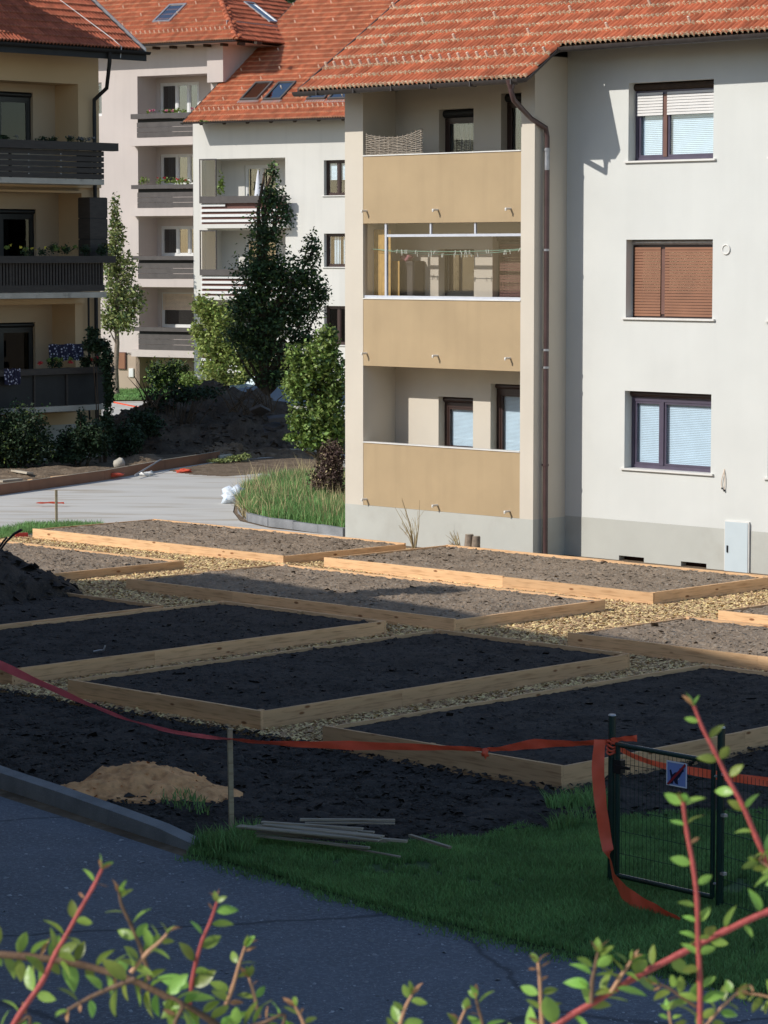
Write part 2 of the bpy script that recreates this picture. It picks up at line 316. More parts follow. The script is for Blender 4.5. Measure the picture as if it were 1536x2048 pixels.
# base terrain, one big sheet reaching the horizon
gx = np.concatenate([np.linspace(-400, -24, 20), np.linspace(-23, 23, 93), np.linspace(24, 400, 20)])
gy = np.concatenate([np.linspace(-60, 16, 10), np.linspace(17, 125, 217), np.linspace(127, 900, 26)])
def gridmesh(name, xs, ys, zf, m, parent=None, smooth=True):
    Xg, Yg = np.meshgrid(xs, ys); Z = zf(Xg, Yg); V = np.stack([Xg.ravel(), Yg.ravel(), Z.ravel()], 1)
    nx, ny = len(xs), len(ys); i = np.arange(nx - 1)[None, :] + np.arange(ny - 1)[:, None] * nx; i = i.ravel()
    return npmesh(name, V, np.stack([i, i + 1, i + 1 + nx, i + nx], 1), m, parent, smooth)
st(gridmesh('ground', gx, gy, lambda x, y: -.06 + 0 * x, M['earth']))
st(gridmesh('hillside', np.linspace(-500, 500, 60), np.linspace(150, 420, 30), lambda x, y: -3 + (y - 150) * .5 + fbm(x, y, .05, 3, 5) * 8, M['hill']))
def inpoly(x, y, poly):
    r = np.zeros(np.shape(x), dtype=bool); n = len(poly)
    for i in range(n):
        x1, y1 = poly[i]; x2, y2 = poly[(i + 1) % n]
        c = ((y1 > y) != (y2 > y)) & (x < (x2 - x1) * (y - y1) / ((y2 - y1) + 1e-12) + x1); r ^= c
    return r
def edgedist(x, y, poly):
    d = np.full(np.shape(x), 1e9); n = len(poly)
    for i in range(n):
        x1, y1 = poly[i]; x2, y2 = poly[(i + 1) % n]; L2 = (x2-x1)**2 + (y2-y1)**2 + 1e-12
        t = np.clip(((x-x1)*(x2-x1) + (y-y1)*(y2-y1)) / L2, 0, 1); d = np.minimum(d, np.hypot(x - x1 - t*(x2-x1), y - y1 - t*(y2-y1)))
    return d
def patch(name, m, poly, step, amp, f, z0, seed=0, edge=.15, parent=None, extra=None, kind='structure'):
    xs = np.arange(min(q[0] for q in poly) - step, max(q[0] for q in poly) + step, step); ys = np.arange(min(q[1] for q in poly) - step, max(q[1] for q in poly) + step, step)
    Xg, Yg = np.meshgrid(xs, ys); ins = inpoly(Xg, Yg, poly); d = edgedist(Xg, Yg, poly)
    Z = z0 + np.clip(d / edge, 0, 1) * (amp + fbm(Xg, Yg, f, 4, seed, .62) * amp)
    if extra is not None: Z = Z + extra(Xg, Yg)
    Z = np.where(ins, Z, z0 - .03)
    nx, ny = len(xs), len(ys); i = (np.arange(nx - 1)[None, :] + np.arange(ny - 1)[:, None] * nx).ravel(); q = np.stack([i, i + 1, i + 1 + nx, i + nx], 1)
    q = q[ins.ravel()[q].any(1)]; used = np.unique(q); mp = np.full(nx * ny, -1); mp[used] = np.arange(len(used))
    V = np.stack([Xg.ravel(), Yg.ravel(), Z.ravel()], 1)[used]
    o = npmesh(name, V, mp[q], m, parent, True)
    if kind: o['kind'] = kind
    return o
def g2(*pts): return [G(*q) for q in pts]
# foreground asphalt lane (in the shade), its edge against kerb and lawn
lane_edge = [(-260, 1478), (0, 1583), (130, 1625), (260, 1668), (372, 1704), (430, 1712), (560, 1748), (700, 1792), (860, 1833), (1000, 1868), (1180, 1908), (1350, 1942), (1536, 1986), (1900, 2065)]
ep = g2(*lane_edge)
sheet('asphalt_lane', M['asphalt'], [(-30, 34)] + [(-14, 33.4)] + ep + [(12, 14), (12, 2.8), (-30, 2.8)], -.05)
# light access road behind the beds
rd = g2((-500, 1090), (-500, 1015), (0, 987), (200, 956), (330, 936), (450, 917), (560, 909), (700, 905), (700, 950), (560, 962), (500, 978), (470, 1000), (466, 1020), (480, 1038), (540, 1052), (690, 1068), (700, 1110), (200, 1110), (-200, 1100))
sheet('access_road', M['road'], rd, -.045)
patch('road_mud', M['earth'], g2((330, 938), (450, 918), (560, 910), (690, 907), (690, 940), (600, 948), (520, 944), (450, 950), (380, 946)), .12, .012, 2, -.042, 3, .8)
far = g2((180, 801), (900, 795), (900, 842), (180, 842)); sheet('far_street', M['road'], far, -.045)
sheet('far_verge', M['grass_far'], g2((100, 774), (900, 770), (900, 796), (100, 799)), -.03)
# terrace under the camera, from which the foreground shrubs grow
t = MB().box(-5, 5, -5, 2.75, -.06, 4.25).build('terrace', M['plinth']); st(t)
def uv(u, v): q = RB.w(u, v); return (q.x, q.y)
def uvr(u0, u1, v0, v1): return [uv(u0, v0), uv(u1, v0), uv(u1, v1), uv(u0, v1)]
# chips area and humus area
chip_poly = [uv(-4.4, -17), uv(20.45, -17), uv(20.45, -10), uv(22, -9.5), uv(22, -.9), uv(-4.4, -.9)]
def chz(x, y):
    u = (x - RB.o[0]) * RB.X[0] + (y - RB.o[1]) * RB.X[1]; v = (x - RB.o[0]) * RB.Y[0] + (y - RB.o[1]) * RB.Y[1]
    return .022 * np.clip((v + 15) / 5, 0, 1) + .06 * np.exp(-((u - 3.2) ** 2 / 1.2 + (v + 8.2) ** 2 / 6)) + .05 * np.exp(-((u - 3.4) ** 2 / 4 + (v + 5.2) ** 2 / 1))
cs = patch('chip_path', M['chipbed'], chip_poly, .10, .010, 5, -.03, 9, .2, extra=chz)
soil_front = [uv(-2, -17.0), uv(16.5, -17.0), uv(20.48, -17.1), uv(20.48, -9.9), uv(29, -9.9)] + g2((2100, 1680), (1536, 1635), (1200, 1640), (1000, 1668), (860, 1682), (700, 1700), (480, 1665), (395, 1668), (0, 1546), (-260, 1450))
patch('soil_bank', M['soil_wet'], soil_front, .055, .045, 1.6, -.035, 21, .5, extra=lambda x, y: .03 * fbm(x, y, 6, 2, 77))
def left_strip(): return g2((-200, 1082), (0, 1062), (60, 1052), (200, 1049), (215, 1056), (60, 1066), (0, 1080), (-200, 1100))
# ---------------------------------------------------------------- scattering helpers
def inst(base_v, base_f, P, rot, sc):                     # many copies of a tiny shape in one mesh
    n = len(P); bv = np.asarray(base_v); bf = np.asarray(base_f)
    V = np.einsum('nij,kj->nki', rot, bv) * sc[:, None, None] + P[:, None, :]
    F = bf[None] + (np.arange(n) * len(bv))[:, None, None]
    return V.reshape(-1, 3), F.reshape(-1, bf.shape[1])
def rotm(az, el, ro):
    ca, sa, ce, se, cr, sr = np.cos(az), np.sin(az), np.cos(el), np.sin(el), np.cos(ro), np.sin(ro); z = 0 * az; o = z + 1
    A = np.stack([np.stack([ca, -sa, z], -1), np.stack([sa, ca, z], -1), np.stack([z, z, o], -1)], -2)
    B = np.stack([np.stack([ce, z, se], -1), np.stack([z, o, z], -1), np.stack([-se, z, ce], -1)], -2)
    D = np.stack([np.stack([o, z, z], -1), np.stack([z, cr, -sr], -1), np.stack([z, sr, cr], -1)], -2)
    return A @ B @ D
def scatter(poly, n, holes=()):
    x0, x1 = min(q[0] for q in poly), max(q[0] for q in poly); y0, y1 = min(q[1] for q in poly), max(q[1] for q in poly)
    out = np.zeros((0, 2))
    while len(out) < n:
        p = np.stack([rng.uniform(x0, x1, n * 2), rng.uniform(y0, y1, n * 2)], 1); k = inpoly(p[:, 0], p[:, 1], poly)
        for h in holes: k &= ~inpoly(p[:, 0], p[:, 1], h)
        out = np.concatenate([out, p[k]])
    return out[:n]
def inview(x, y, m=60):
    c = y * math.cos(PITCH) + H * math.sin(PITCH); px = 768 + FPX * x / c; return (px > -m) & (px < 1536 + m)
TET = ([(-.5, -.3, 0), (.5, -.35, 0), (.45, .3, .05), (-.4, .35, .02), (0, 0, .3)], [(0,1,4), (1,2,4), (2,3,4), (3,0,4)])
CHP = ([(-.5, -.2, .02), (.5, -.25, .10), (.5, .2, .02), (-.5, .25, .12), (.0, .0, .16)], [(0,1,4), (1,2,4), (2,3,4), (3,0,4)])
# ---------------------------------------------------------------- raised beds
BEDS = [ # u0,u1,v0,v1, soil, height of boards, label, soil noise
 (-4.0, 3.12, -4.62, -1.5, 'soil_dry', .20, 'raised bed of fresh boards with dry soil, the one nearest the light road behind'),
 (3.95, 11.4, -4.42, -1.25, 'soil_dry', .215, 'sunlit raised bed right under the plinth of the tall house'),
 (-3.4, 2.5, -9.75, -6.42, 'soil_dry', .20, 'low raised bed with pale soil beside the wheelbarrow and dark mound'),
 (4.0, 11.4, -9.0, -5.58, 'soil_dry', .205, 'middle raised bed whose dry soil carries a dark roof shadow'),
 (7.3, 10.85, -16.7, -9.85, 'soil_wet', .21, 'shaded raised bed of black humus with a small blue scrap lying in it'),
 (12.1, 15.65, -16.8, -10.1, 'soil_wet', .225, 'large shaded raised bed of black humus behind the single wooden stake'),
 (13.6, 21.0, -9.0, -6.3, 'soil_dry', .21, 'raised bed with pale dry soil cut by the right edge, behind the shaded path'),
 (13.5, 21.0, -5.45, -1.5, 'soil_dry', .205, 'raised bed whose tip just shows at the right edge below the pale cabinet'),
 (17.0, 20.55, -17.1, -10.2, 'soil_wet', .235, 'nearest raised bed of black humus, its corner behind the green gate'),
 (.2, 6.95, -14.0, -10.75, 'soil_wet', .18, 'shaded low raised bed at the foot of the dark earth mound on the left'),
]
bed_polys = []
def board(x0, y0, x1, y1, z0, z1, parent, th=.045, side=1):
    L_ = math.hypot(x1 - x0, y1 - y0); n = 2 if L_ > 5 else 1; cuts = [0, .28, .72, 1][:n + 1] if n == 2 else [0, 1]
    if n == 2: k = random.choice([.45, .57, .35]); cuts = [0, k, 1]
    a = math.atan2(y1 - y0, x1 - x0)
    for i in range(len(cuts) - 1):
        s0, s1 = cuts[i] * L_ + (.002 if i else 0), cuts[i + 1] * L_; dz = random.uniform(-.008, .008)
        mb = MB(); jj = [random.uniform(-.004, .004) for _ in range(4)]; l = s1 - s0
        mb.box(0, l, 0, th, z0, z1 + dz)
        mb.v[4] = (0, 0, z1 + dz + jj[0]); mb.v[5] = (l, 0, z1 + dz + jj[1]); mb.v[6] = (l, th, z1 + dz + jj[1]); mb.v[7] = (0, th, z1 + dz + jj[0])
        mb.build('board', M['wood'], parent, (x0 + math.cos(a) * s0, y0 + math.sin(a) * s0, 0), a)
for bi, (u0, u1, v0, v1, sm_, hh, lab) in enumerate(BEDS):
    c = RB.w(u0, v0)
    r = root('raised_bed', (c.x, c.y, 0), lab, 'raised bed', 'raised beds set out in a grid', RB.a)
    W_, D_ = u1 - u0, v1 - v0; th = .045
    board(0, 0, W_, 0, -.04, hh, r); board(0, D_ - th, W_, D_ - th, -.04, hh, r)
    board(W_, th, W_, D_ - th, -.04, hh - .006, r); board(th, th, th, D_ - th, -.04, hh - .006, r)
    for (cx, cy) in ((th, th), (W_ - th - .06, th), (th, D_ - th - .06), (W_ - th - .06, D_ - th - .06), (W_ * .45, th), (W_ * .5, D_ - th - .06)):
        MB().box(cx, cx + .06, cy + .002, cy + .06, -.02, hh - .02 + random.uniform(0, .02)).build('corner_post', M['wood'], r)
    st_ = .045
    xs = np.arange(th, W_ - th + st_ * .5, st_); ys = np.arange(th, D_ - th + st_ * .5, st_); xs[-1] = W_ - th; ys[-1] = D_ - th
    wet = sm_ == 'soil_wet'
    def zf(x, y, bi=bi, hh=hh, wet=wet, W_=W_, D_=D_):
        e = np.minimum(np.minimum(x, W_ - x), np.minimum(y, D_ - y)); hmp = np.clip(e / .5, 0, 1)
        return hh - .055 + hmp * (.05 if not wet else .02) + fbm(x + bi * 40, y, 1.1, 2, bi) * .03 * hmp + np.abs(fbm(x + bi * 31, y, 6.0, 3, bi + 40, .7)) * (.055 if not wet else .035)
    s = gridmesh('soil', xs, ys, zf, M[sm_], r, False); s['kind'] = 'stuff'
    n = int(W_ * D_ * (150 if not wet else 110)); px_ = rng.uniform(.1, W_ - .1, n); py_ = rng.uniform(.1, D_ - .1, n)
    P = np.stack([px_, py_, zf(px_, py_) - .004], 1); V, F = inst(TET[0], TET[1], P, rotm(rng.uniform(0, 6.3, n), rng.normal(0, .3, n), rng.normal(0, .3, n)), rng.gamma(2.2, .014, n) + .012)
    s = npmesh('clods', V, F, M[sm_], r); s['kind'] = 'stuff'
    bed_polys.append(uvr(u0, u1, v0, v1))
# wood chips, only where the camera can see the path
cp = scatter(chip_poly, 210000, bed_polys); cp = cp[inview(cp[:, 0], cp[:, 1])]
n = len(cp); P = np.stack([cp[:, 0], cp[:, 1], -.015 + rng.uniform(0, .022, n) + chz(cp[:, 0], cp[:, 1])], 1)
V, F = inst(CHP[0], CHP[1], P, rotm(rng.uniform(0, 6.3, n), rng.normal(0, .25, n), rng.normal(0, .3, n)), rng.uniform(.028, .078, n))
o = npmesh('wood_chips', V, F, M['chip']); tag(o, 'pale wood chips covering the paths between the raised beds', 'wood chips', kind='stuff')
# grit on the asphalt, ragged grass along its edge
lp = [(-9, 31), *ep[2:], (4.2, 19), (2.5, 19), (-4, 19)]
cp = scatter(lp, 9000); n = len(cp); P = np.stack([cp[:, 0], cp[:, 1], np.full(n, -.052)], 1)
V, F = inst(TET[0], TET[1], P, rotm(rng.uniform(0, 6.3, n), rng.normal(0, .3, n), rng.normal(0, .3, n)), rng.gamma(1.6, .007, n) + .005)
tag(npmesh('grit', V, F, M['grit']), 'fine pale grit lying on the shaded asphalt', 'grit', kind='stuff')
# clods on the front soil bank
cp = scatter(soil_front, 26000); cp = cp[inview(cp[:, 0], cp[:, 1])]; n = len(cp); P = np.stack([cp[:, 0], cp[:, 1], .0 + rng.uniform(0, .03, n)], 1)
V, F = inst(TET[0], TET[1], P, rotm(rng.uniform(0, 6.3, n), rng.normal(0, .3, n), rng.normal(0, .3, n)), rng.gamma(2, .016, n) + .01)
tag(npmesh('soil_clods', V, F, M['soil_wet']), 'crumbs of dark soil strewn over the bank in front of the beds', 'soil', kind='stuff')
# ---------------------------------------------------------------- lawn in front (right of the kerb)
lawn_poly = ep[4:] + g2((2300, 1700), (1536, 1622), (1300, 1628), (1200, 1640), (1100, 1662), (1040, 1650), (960, 1676), (860, 1672), (800, 1690), (700, 1690), (560, 1678), (480, 1664), (400, 1672))
patch('lawn_ground', M['lawn'], lawn_poly, .09, .02, 1.0, -.03, 31, .5)
def blades(poly, n, h, wd, m, name, label, cat, seedh=0, lean=.35, thin=None, zb=-.02):
    cp = scatter(poly, n); k = inview(cp[:, 0], cp[:, 1])
    if thin is not None: k &= thin(cp[:, 0], cp[:, 1])
    cp = cp[k]; n = len(cp); az = rng.uniform(0, 6.28, n); hh = h * (.55 + .8 * rng.random(n)) * (.8 + .5 * vnoise(cp[:, 0] * 2, cp[:, 1] * 2, 5)); ln = rng.normal(0, lean, (n, 2)) * hh[:, None]
    dx, dy = np.cos(az) * wd / 2, np.sin(az) * wd / 2
    b = np.stack([cp[:, 0], cp[:, 1], np.full(n, zb)], 1); mid = b + np.stack([ln[:, 0] * .35, ln[:, 1] * .35, hh * .6], 1); tip = b + np.stack([ln[:, 0], ln[:, 1], hh], 1); off = np.stack([dx, dy, 0 * dx], 1)
    V = np.stack([b - off, b + off, mid + off * .8, mid - off * .8, tip], 1).reshape(-1, 3); i = np.arange(n) * 5
    F = np.concatenate([np.stack([i, i + 1, i + 2], 1), np.stack([i, i + 2, i + 3], 1), np.stack([i + 3, i + 2, i + 4], 1)])
    return tag(npmesh(name, V, F, m), label, cat, kind='stuff')
blades(lawn_poly, 260000, .055, .009, M['grass'], 'lawn_grass', 'short shaded green lawn between the soil bank and the asphalt', 'grass', thin=lambda x, y: vnoise(x * 1.3, y * 1.3, 3) + .5 * vnoise(x * 5, y * 5, 8) + .35 * vnoise(x * 14, y * 14, 18) > .50)
blades(g2((380, 1690), (520, 1665), (860, 1652), (1000, 1625), (1200, 1595), (1250, 1640), (1000, 1690), (700, 1715), (430, 1712)), 9000, .16, .012, M['grass'], 'tall_grass_tufts', 'taller tufts of grass along the edge of the soil bank', 'grass', thin=lambda x, y: (vnoise(x * 2.2, y * 2.2, 13) > .55) & ((x > 1.6) | (x < -1.2)))
blades(left_strip(), 9000, .12, .014, M['grass'], 'verge_grass', 'narrow strip of grass between the light road and the wheelbarrow', 'grass')
blades(g2((180, 780), (560, 779), (560, 797), (180, 800)), 16000, .10, .03, M['grass'], 'far_grass', 'sunlit grass strip in front of the pink house', 'grass')
q_ = []
for i in range(4, len(ep) - 1):
    a_, b_ = ep[i], ep[i + 1]; m_ = int(math.hypot(b_[0] - a_[0], b_[1] - a_[1]) * 380); t_ = rng.random(m_); off = np.abs(rng.normal(0, .06, m_)) * (.4 + 1.6 * vnoise(t_ * 3 + i * 9, t_ * 0, 5)); q_.append(np.stack([a_[0] + (b_[0] - a_[0]) * t_ - off * .8, a_[1] + (b_[1] - a_[1]) * t_ - off], 1))
q_ = np.concatenate(q_); n = len(q_); az = rng.uniform(0, 6.28, n); hh = rng.uniform(.02, .07, n); b0 = np.stack([q_[:, 0], q_[:, 1], np.full(n, -.05)], 1); off = np.stack([np.cos(az), np.sin(az), 0 * az], 1) * .006; tip = b0 + np.stack([rng.normal(0, .02, n), rng.normal(-.01, .02, n), hh], 1)
i = np.arange(n) * 3; tag(npmesh('edge_grass', np.stack([b0 - off, b0 + off, tip], 1).reshape(-1, 3), np.stack([i, i + 1, i + 2], 1), M['grass']), 'ragged blades of grass creeping over the asphalt edge', 'grass', kind='stuff')
# island by the house corner with kerb, tall grass
isl = g2((692, 955), (600, 960), (530, 967), (490, 982), (474, 1002), (474, 1020), (492, 1036), (560, 1047), (700, 1066))
patch('planted_island', M['earth'], isl, .1, .03, 2, -.04, 41, .3)
blades([(x * .985 + -.0, y) for x, y in isl], 26000, .27, .017, M['grass'], 'long_grass', 'long unmown grass beside the corner of the tall house', 'grass', lean=.30)
blades(isl, 1300, .50, .012, M['straw'], 'dry_grass', 'dry straw coloured stalks among the long grass by the house corner', 'grass', lean=.22)
blades(g2((472, 1000), (505, 978), (540, 985), (520, 1040), (485, 1035)), 2500, .22, .02, M['straw'], 'withered_weeds', 'withered brown weeds hanging over the curved kerb end', 'weeds', lean=.6)
cr = root('curved_kerb', (*G(480, 1010), 0), 'curved pale kerb round the grassy island by the house corner', 'kerb')
kp = g2((560, 964), (520, 971), (492, 984), (478, 1003), (480, 1022), (500, 1038), (540, 1048), (590, 1054), (640, 1061), (690, 1069))
for i in range(len(kp) - 1):
    a, b = Vector((*kp[i], 0)), Vector((*kp[i + 1], 0)); L_ = (b - a).length; q = (a + b) / 2 - cr.location
    MB().box(-L_ / 2 + .006, L_ / 2 - .006, -.05, .05, -.05, .12 + random.uniform(-.01, .01)).build('kerb_stone', M['kerb'], cr, q, math.atan2(b.y - a.y, b.x - a.x))
# foreground kerb
kr = root('kerb', (*G(200, 1625), 0), 'grey concrete kerb with a drop to the asphalt, running in from the left edge', 'kerb')
kk = g2((-260, 1468), (0, 1566), (110, 1602), (215, 1638), (310, 1668), (385, 1692)); tops = [.125, .125, .12, .11, .085, .03]
for i in range(len(kk) - 1):
    a, b = Vector((*kk[i], 0)), Vector((*kk[i + 1], 0)); nseg = max(1, round((b - a).length / 1.0))
    for j in range(nseg):
        q0 = a.lerp(b, j / nseg); q1 = a.lerp(b, (j + 1) / nseg); L_ = (q1 - q0).length; z0 = tops[i] + (tops[i+1] - tops[i]) * j / nseg; z1 = tops[i] + (tops[i+1] - tops[i]) * (j + 1) / nseg
        mb = MB().box(.004, L_ - .004, 0, .15, -.06, 0); zs = [z0 - .02, z1 - .02, z1, z0]
        for q in range(4): vx = mb.v[4 + q]; mb.v[4 + q] = (vx[0], vx[1] + (.012 if q < 2 else 0), zs[q])
        mb.build('kerb_stone', M['kerb'], kr, q0 - kr.location, math.atan2(b.y - a.y, b.x - a.x))
# ---------------------------------------------------------------- unseen houses left of the frame, added and shaped to shade beds and asphalt
def caster_house(label, quad, zs, ridge, rz, wallm, group=None):
    r = root('apartment_house', (quad[0][0], quad[0][1], 0), label, 'house'); o = Vector((quad[0][0], quad[0][1], 0))
    cx = sum(q[0] for q in quad) / 4; cy = sum(q[1] for q in quad) / 4
    wl = [Vector((cx + (q[0] - cx) * .93, cy + (q[1] - cy) * .93, 0)) - o for q in quad]
    mb = MB(); mb.add([(q.x, q.y, -.06) for q in wl] + [(q.x, q.y, z - .05) for q, z in zip(wl, zs)], [(0,1,5,4), (1,2,6,5), (2,3,7,6), (3,0,4,7)]); mb.build('wall', wallm, r)
    e = [Vector((q[0], q[1], z)) - o for q, z in zip(quad, zs)]; A = Vector((*ridge[0], rz)) - o; B = Vector((*ridge[1], rz)) - o
    MB().add(e + [A, B], [(3, 0, 4), (0, 1, 5, 4), (1, 2, 5), (2, 3, 4, 5), (0, 3, 2, 1)]).build('roof', M['tile'], r)
    for z in (2.0, 4.8):
        for i in range(4):
            a, b = wl[i], wl[(i + 1) % 4]; L_ = (b - a).length; an = math.atan2(b.y - a.y, b.x - a.x)
            for k in range(int(L_ // 3)):
                q = a.lerp(b, (k + .6) / (L_ // 3 + .2)); wn = MB().box(-.7, .7, -.03, .03, z, z + 1.3).build('window', M['brownframe'], r, q, an)
                MB().box(-.6, .6, -.04, .04, z + .1, z + 1.2).build('pane', M['glassd'], wn)
    return r
E1, A1 = uv(-7.65, -21.7), uv(-2.4, -22.8); A1 = (A1[0] - .2, A1[1] - 1.0); E1 = (E1[0] - .5, E1[1] - 1.6)
Wd = Vector((.611, -.792)); Nn = Vector((-.792, -.611)); a1 = Vector(A1); B1 = a1 + Wd * 15.5
q0 = Vector(E1); q1 = q0 + Nn * 9; q3 = a1 + Wd * 19 - Nn * 3.2; q2 = q3 + Nn * 12.5
h1 = caster_house('unseen house beyond the left edge, roofline shaped to shade the middle beds', [tuple(q0), tuple(q3), tuple(q2), tuple(q1)], [7, 9.4, 7.6, 7], [A1, tuple(B1)], 12.0, M['hide'])
caster_house('unseen house added beyond the left edge to shade the asphalt', [(-17.5, 27), (-17.5, 9), (-5.2, 9), (-5.2, 27)], [9, 9, 9, 9], [(-11.4, 23), (-11.4, 13)], 12.4, M['hide'])
MB().box(-.35, .35, -.3, .3, 10.5, 13.5).box(-.42, .42, -.37, .37, 13.5, 13.6).build('chimney', M['plinth'], h1, (-17.3 - q0.x, 37.0 - q0.y, 0), -.7)  # unseen chimney, placed so its shadow makes the dark blob on the bed
# ================================================================== roofs
def wall(name, m, x0, x1, z0, z1, y, ops, parent, depth=.0, rev=None, flat=False):
    """front sheet at y with openings (x0,x1,z0,z1) and reveals going inward by depth"""
    mb = MB(); xs = sorted({x0, x1, *[q for o in ops for q in o[:2]]}); zs = sorted({z0, z1, *[q for o in ops for q in o[2:4]]})
    for a, b in zip(xs, xs[1:]):
        for c, d in zip(zs, zs[1:]):
            if any(o[0] <= a + 1e-6 and b - 1e-6 <= o[1] and o[2] <= c + 1e-6 and d - 1e-6 <= o[3] for o in ops): continue
            mb.quad((a, y, c), (b, y, c), (b, y, d), (a, y, d))
    for a, b, c, d in [o[:4] for o in ops]:
        Y = y + depth
        mb.quad((a, y, c), (a, y, d), (a, Y, d), (a, Y, c)); mb.quad((b, y, c), (b, Y, c), (b, Y, d), (b, y, d))
        mb.quad((a, y, d), (b, y, d), (b, Y, d), (a, Y, d)); mb.quad((a, y, c), (a, Y, c), (b, Y, c), (b, y, c))
    return mb.build(name, m, parent)
TW, TE = .235, .375
def tile_base(wv=TW, amp=.03):
    nx = 8; V = []; E_ = []
    for j, (yy, dz, e) in enumerate(((0, -.034, 1), (0, .0, 1), (.05, -.003, .9), (TE * .30, -.012, 0), (TE + .03, -.030, 0))):
        for i in range(nx + 1):
            t = i / nx; z = amp * 1.8 * abs(math.sin(2 * math.pi * t)) ** .9 - .006; z = z if j else z - .0
            V.append((t * wv * 1.0, yy, z + dz + .036)); E_.append(e)
    F = [(j*(nx+1)+i, j*(nx+1)+i+1, (j+1)*(nx+1)+i+1, (j+1)*(nx+1)+i) for j in range(4) for i in range(nx)]
    return V, F, E_
def tile_me(m, wv=TW, amp=.016):
    V, F, E_ = tile_base(wv, amp); me = bpy.data.meshes.new('roof_tile'); me.from_pydata(V, [], F); me.polygons.foreach_set('use_smooth', [j >= 8 for j in range(len(F))])
    at = me.attributes.new('edge', 'FLOAT', 'POINT'); at.data.foreach_set('value', E_); me.materials.append(m); return me
def tiles(r, fr, m, x0, x1, y0, z0, deg, rows, ok, lim=300, basis=None, wv=TW, amp=.032, hooks=None, seed=1):
    """courses of wavy tiles on a roof plane; basis maps (along, up-slope) to local coords"""
    me = tile_me(m, wv, amp); cs_, sn = math.cos(R(deg)), math.sin(R(deg)); rg = random.Random(seed)
    if basis is None: basis = Matrix(((1, 0, 0, 0), (0, 1, 0, 0), (0, 0, 1, 0), (0, 0, 0, 1)))
    Mw = Matrix.Translation((fr.o[0], fr.o[1], 0)) @ Matrix.Rotation(fr.a, 4, 'Z'); L_ = []
    slope = Matrix.Rotation(R(deg), 4, 'X')
    for j in range(rows):
        for i in range(int((x1 - x0) / wv)):
            x = x0 + i * wv; s = j * TE; p = (x, y0 + s * cs_, z0 + s * sn)
            if not ok(x + wv / 2, p[1] + .1): continue
            T = basis @ Matrix.Translation(p) @ slope @ Matrix.Rotation(rg.gauss(0, .006), 4, 'Z') @ Matrix.Rotation(rg.gauss(0, .012), 4, 'X')
            wp = Mw @ T @ Vector((wv / 2, .15, 0)); px, py = PX(*wp); vis = -30 < px < 1566 and -30 < py < 2080
            L_.append(((0 if vis else 1), wp.y, T, i, j))
    L_.sort(key=lambda q: (q[0], q[1]))
    for q in L_[:lim]:
        o = bpy.data.objects.new('roof_tile', me); C.objects.link(o); o.parent = r; o.matrix_local = q[2]
    rest = L_[lim:]
    if rest:
        V, F, E_ = tile_base(wv, amp); A = np.array([q[2] for q in rest]); bv = np.array([(*v, 1) for v in V])
        VV = np.einsum('nij,kj->nki', A, bv)[:, :, :3].reshape(-1, 3); FF = (np.array(F)[None] + (np.arange(len(rest)) * len(V))[:, None, None]).reshape(-1, 4)
        o = npmesh('roof_tiles', VV, FF, m, r, True); at = o.data.attributes.new('edge', 'FLOAT', 'POINT'); at.data.foreach_set('value', np.tile(np.array(E_, dtype=np.float32), len(rest))); o['kind'] = 'stuff'
    if hooks:
        hm = MB().box(-.020, .020, -.06, -.025, .03, .17); hme = None; n = 0; big = MB()
        for q in sorted(L_, key=lambda q: (q[0], q[1])):
            i, j = q[3], q[4]
            if not ((j == hooks) or (j > hooks and (i * 1 + j * 3) % 8 == 0 and j % 2 == 0)): continue
            T = q[2] @ Matrix.Translation((wv * .5, .10, .0))
            if n < 160:
                if hme is None: o = hm.build('snow_hook', M['hook'], r); hme = o.data
                else: o = bpy.data.objects.new('snow_hook', hme); C.objects.link(o); o.parent = r
                o.matrix_local = T; n += 1
def slab(name, m, r, x0, x1, y0, z0, y1, deg, th, basis=None):
    tn = math.tan(R(deg)); z1 = z0 + (y1 - y0) * tn
    mb = MB(); P = [(x0, y0, z0), (x1, y0, z0), (x1, y1, z1), (x0, y1, z1)]; V = [Vector(q) for q in P] + [Vector(q) - Vector((0, 0, th)) for q in P]
    if basis: V = [basis @ q for q in V]
    mb.add(V, [(0,1,2,3), (7,6,5,4), (0,4,5,1), (1,5,6,2), (2,6,7,3), (3,7,4,0)]); return mb.build(name, m, r)
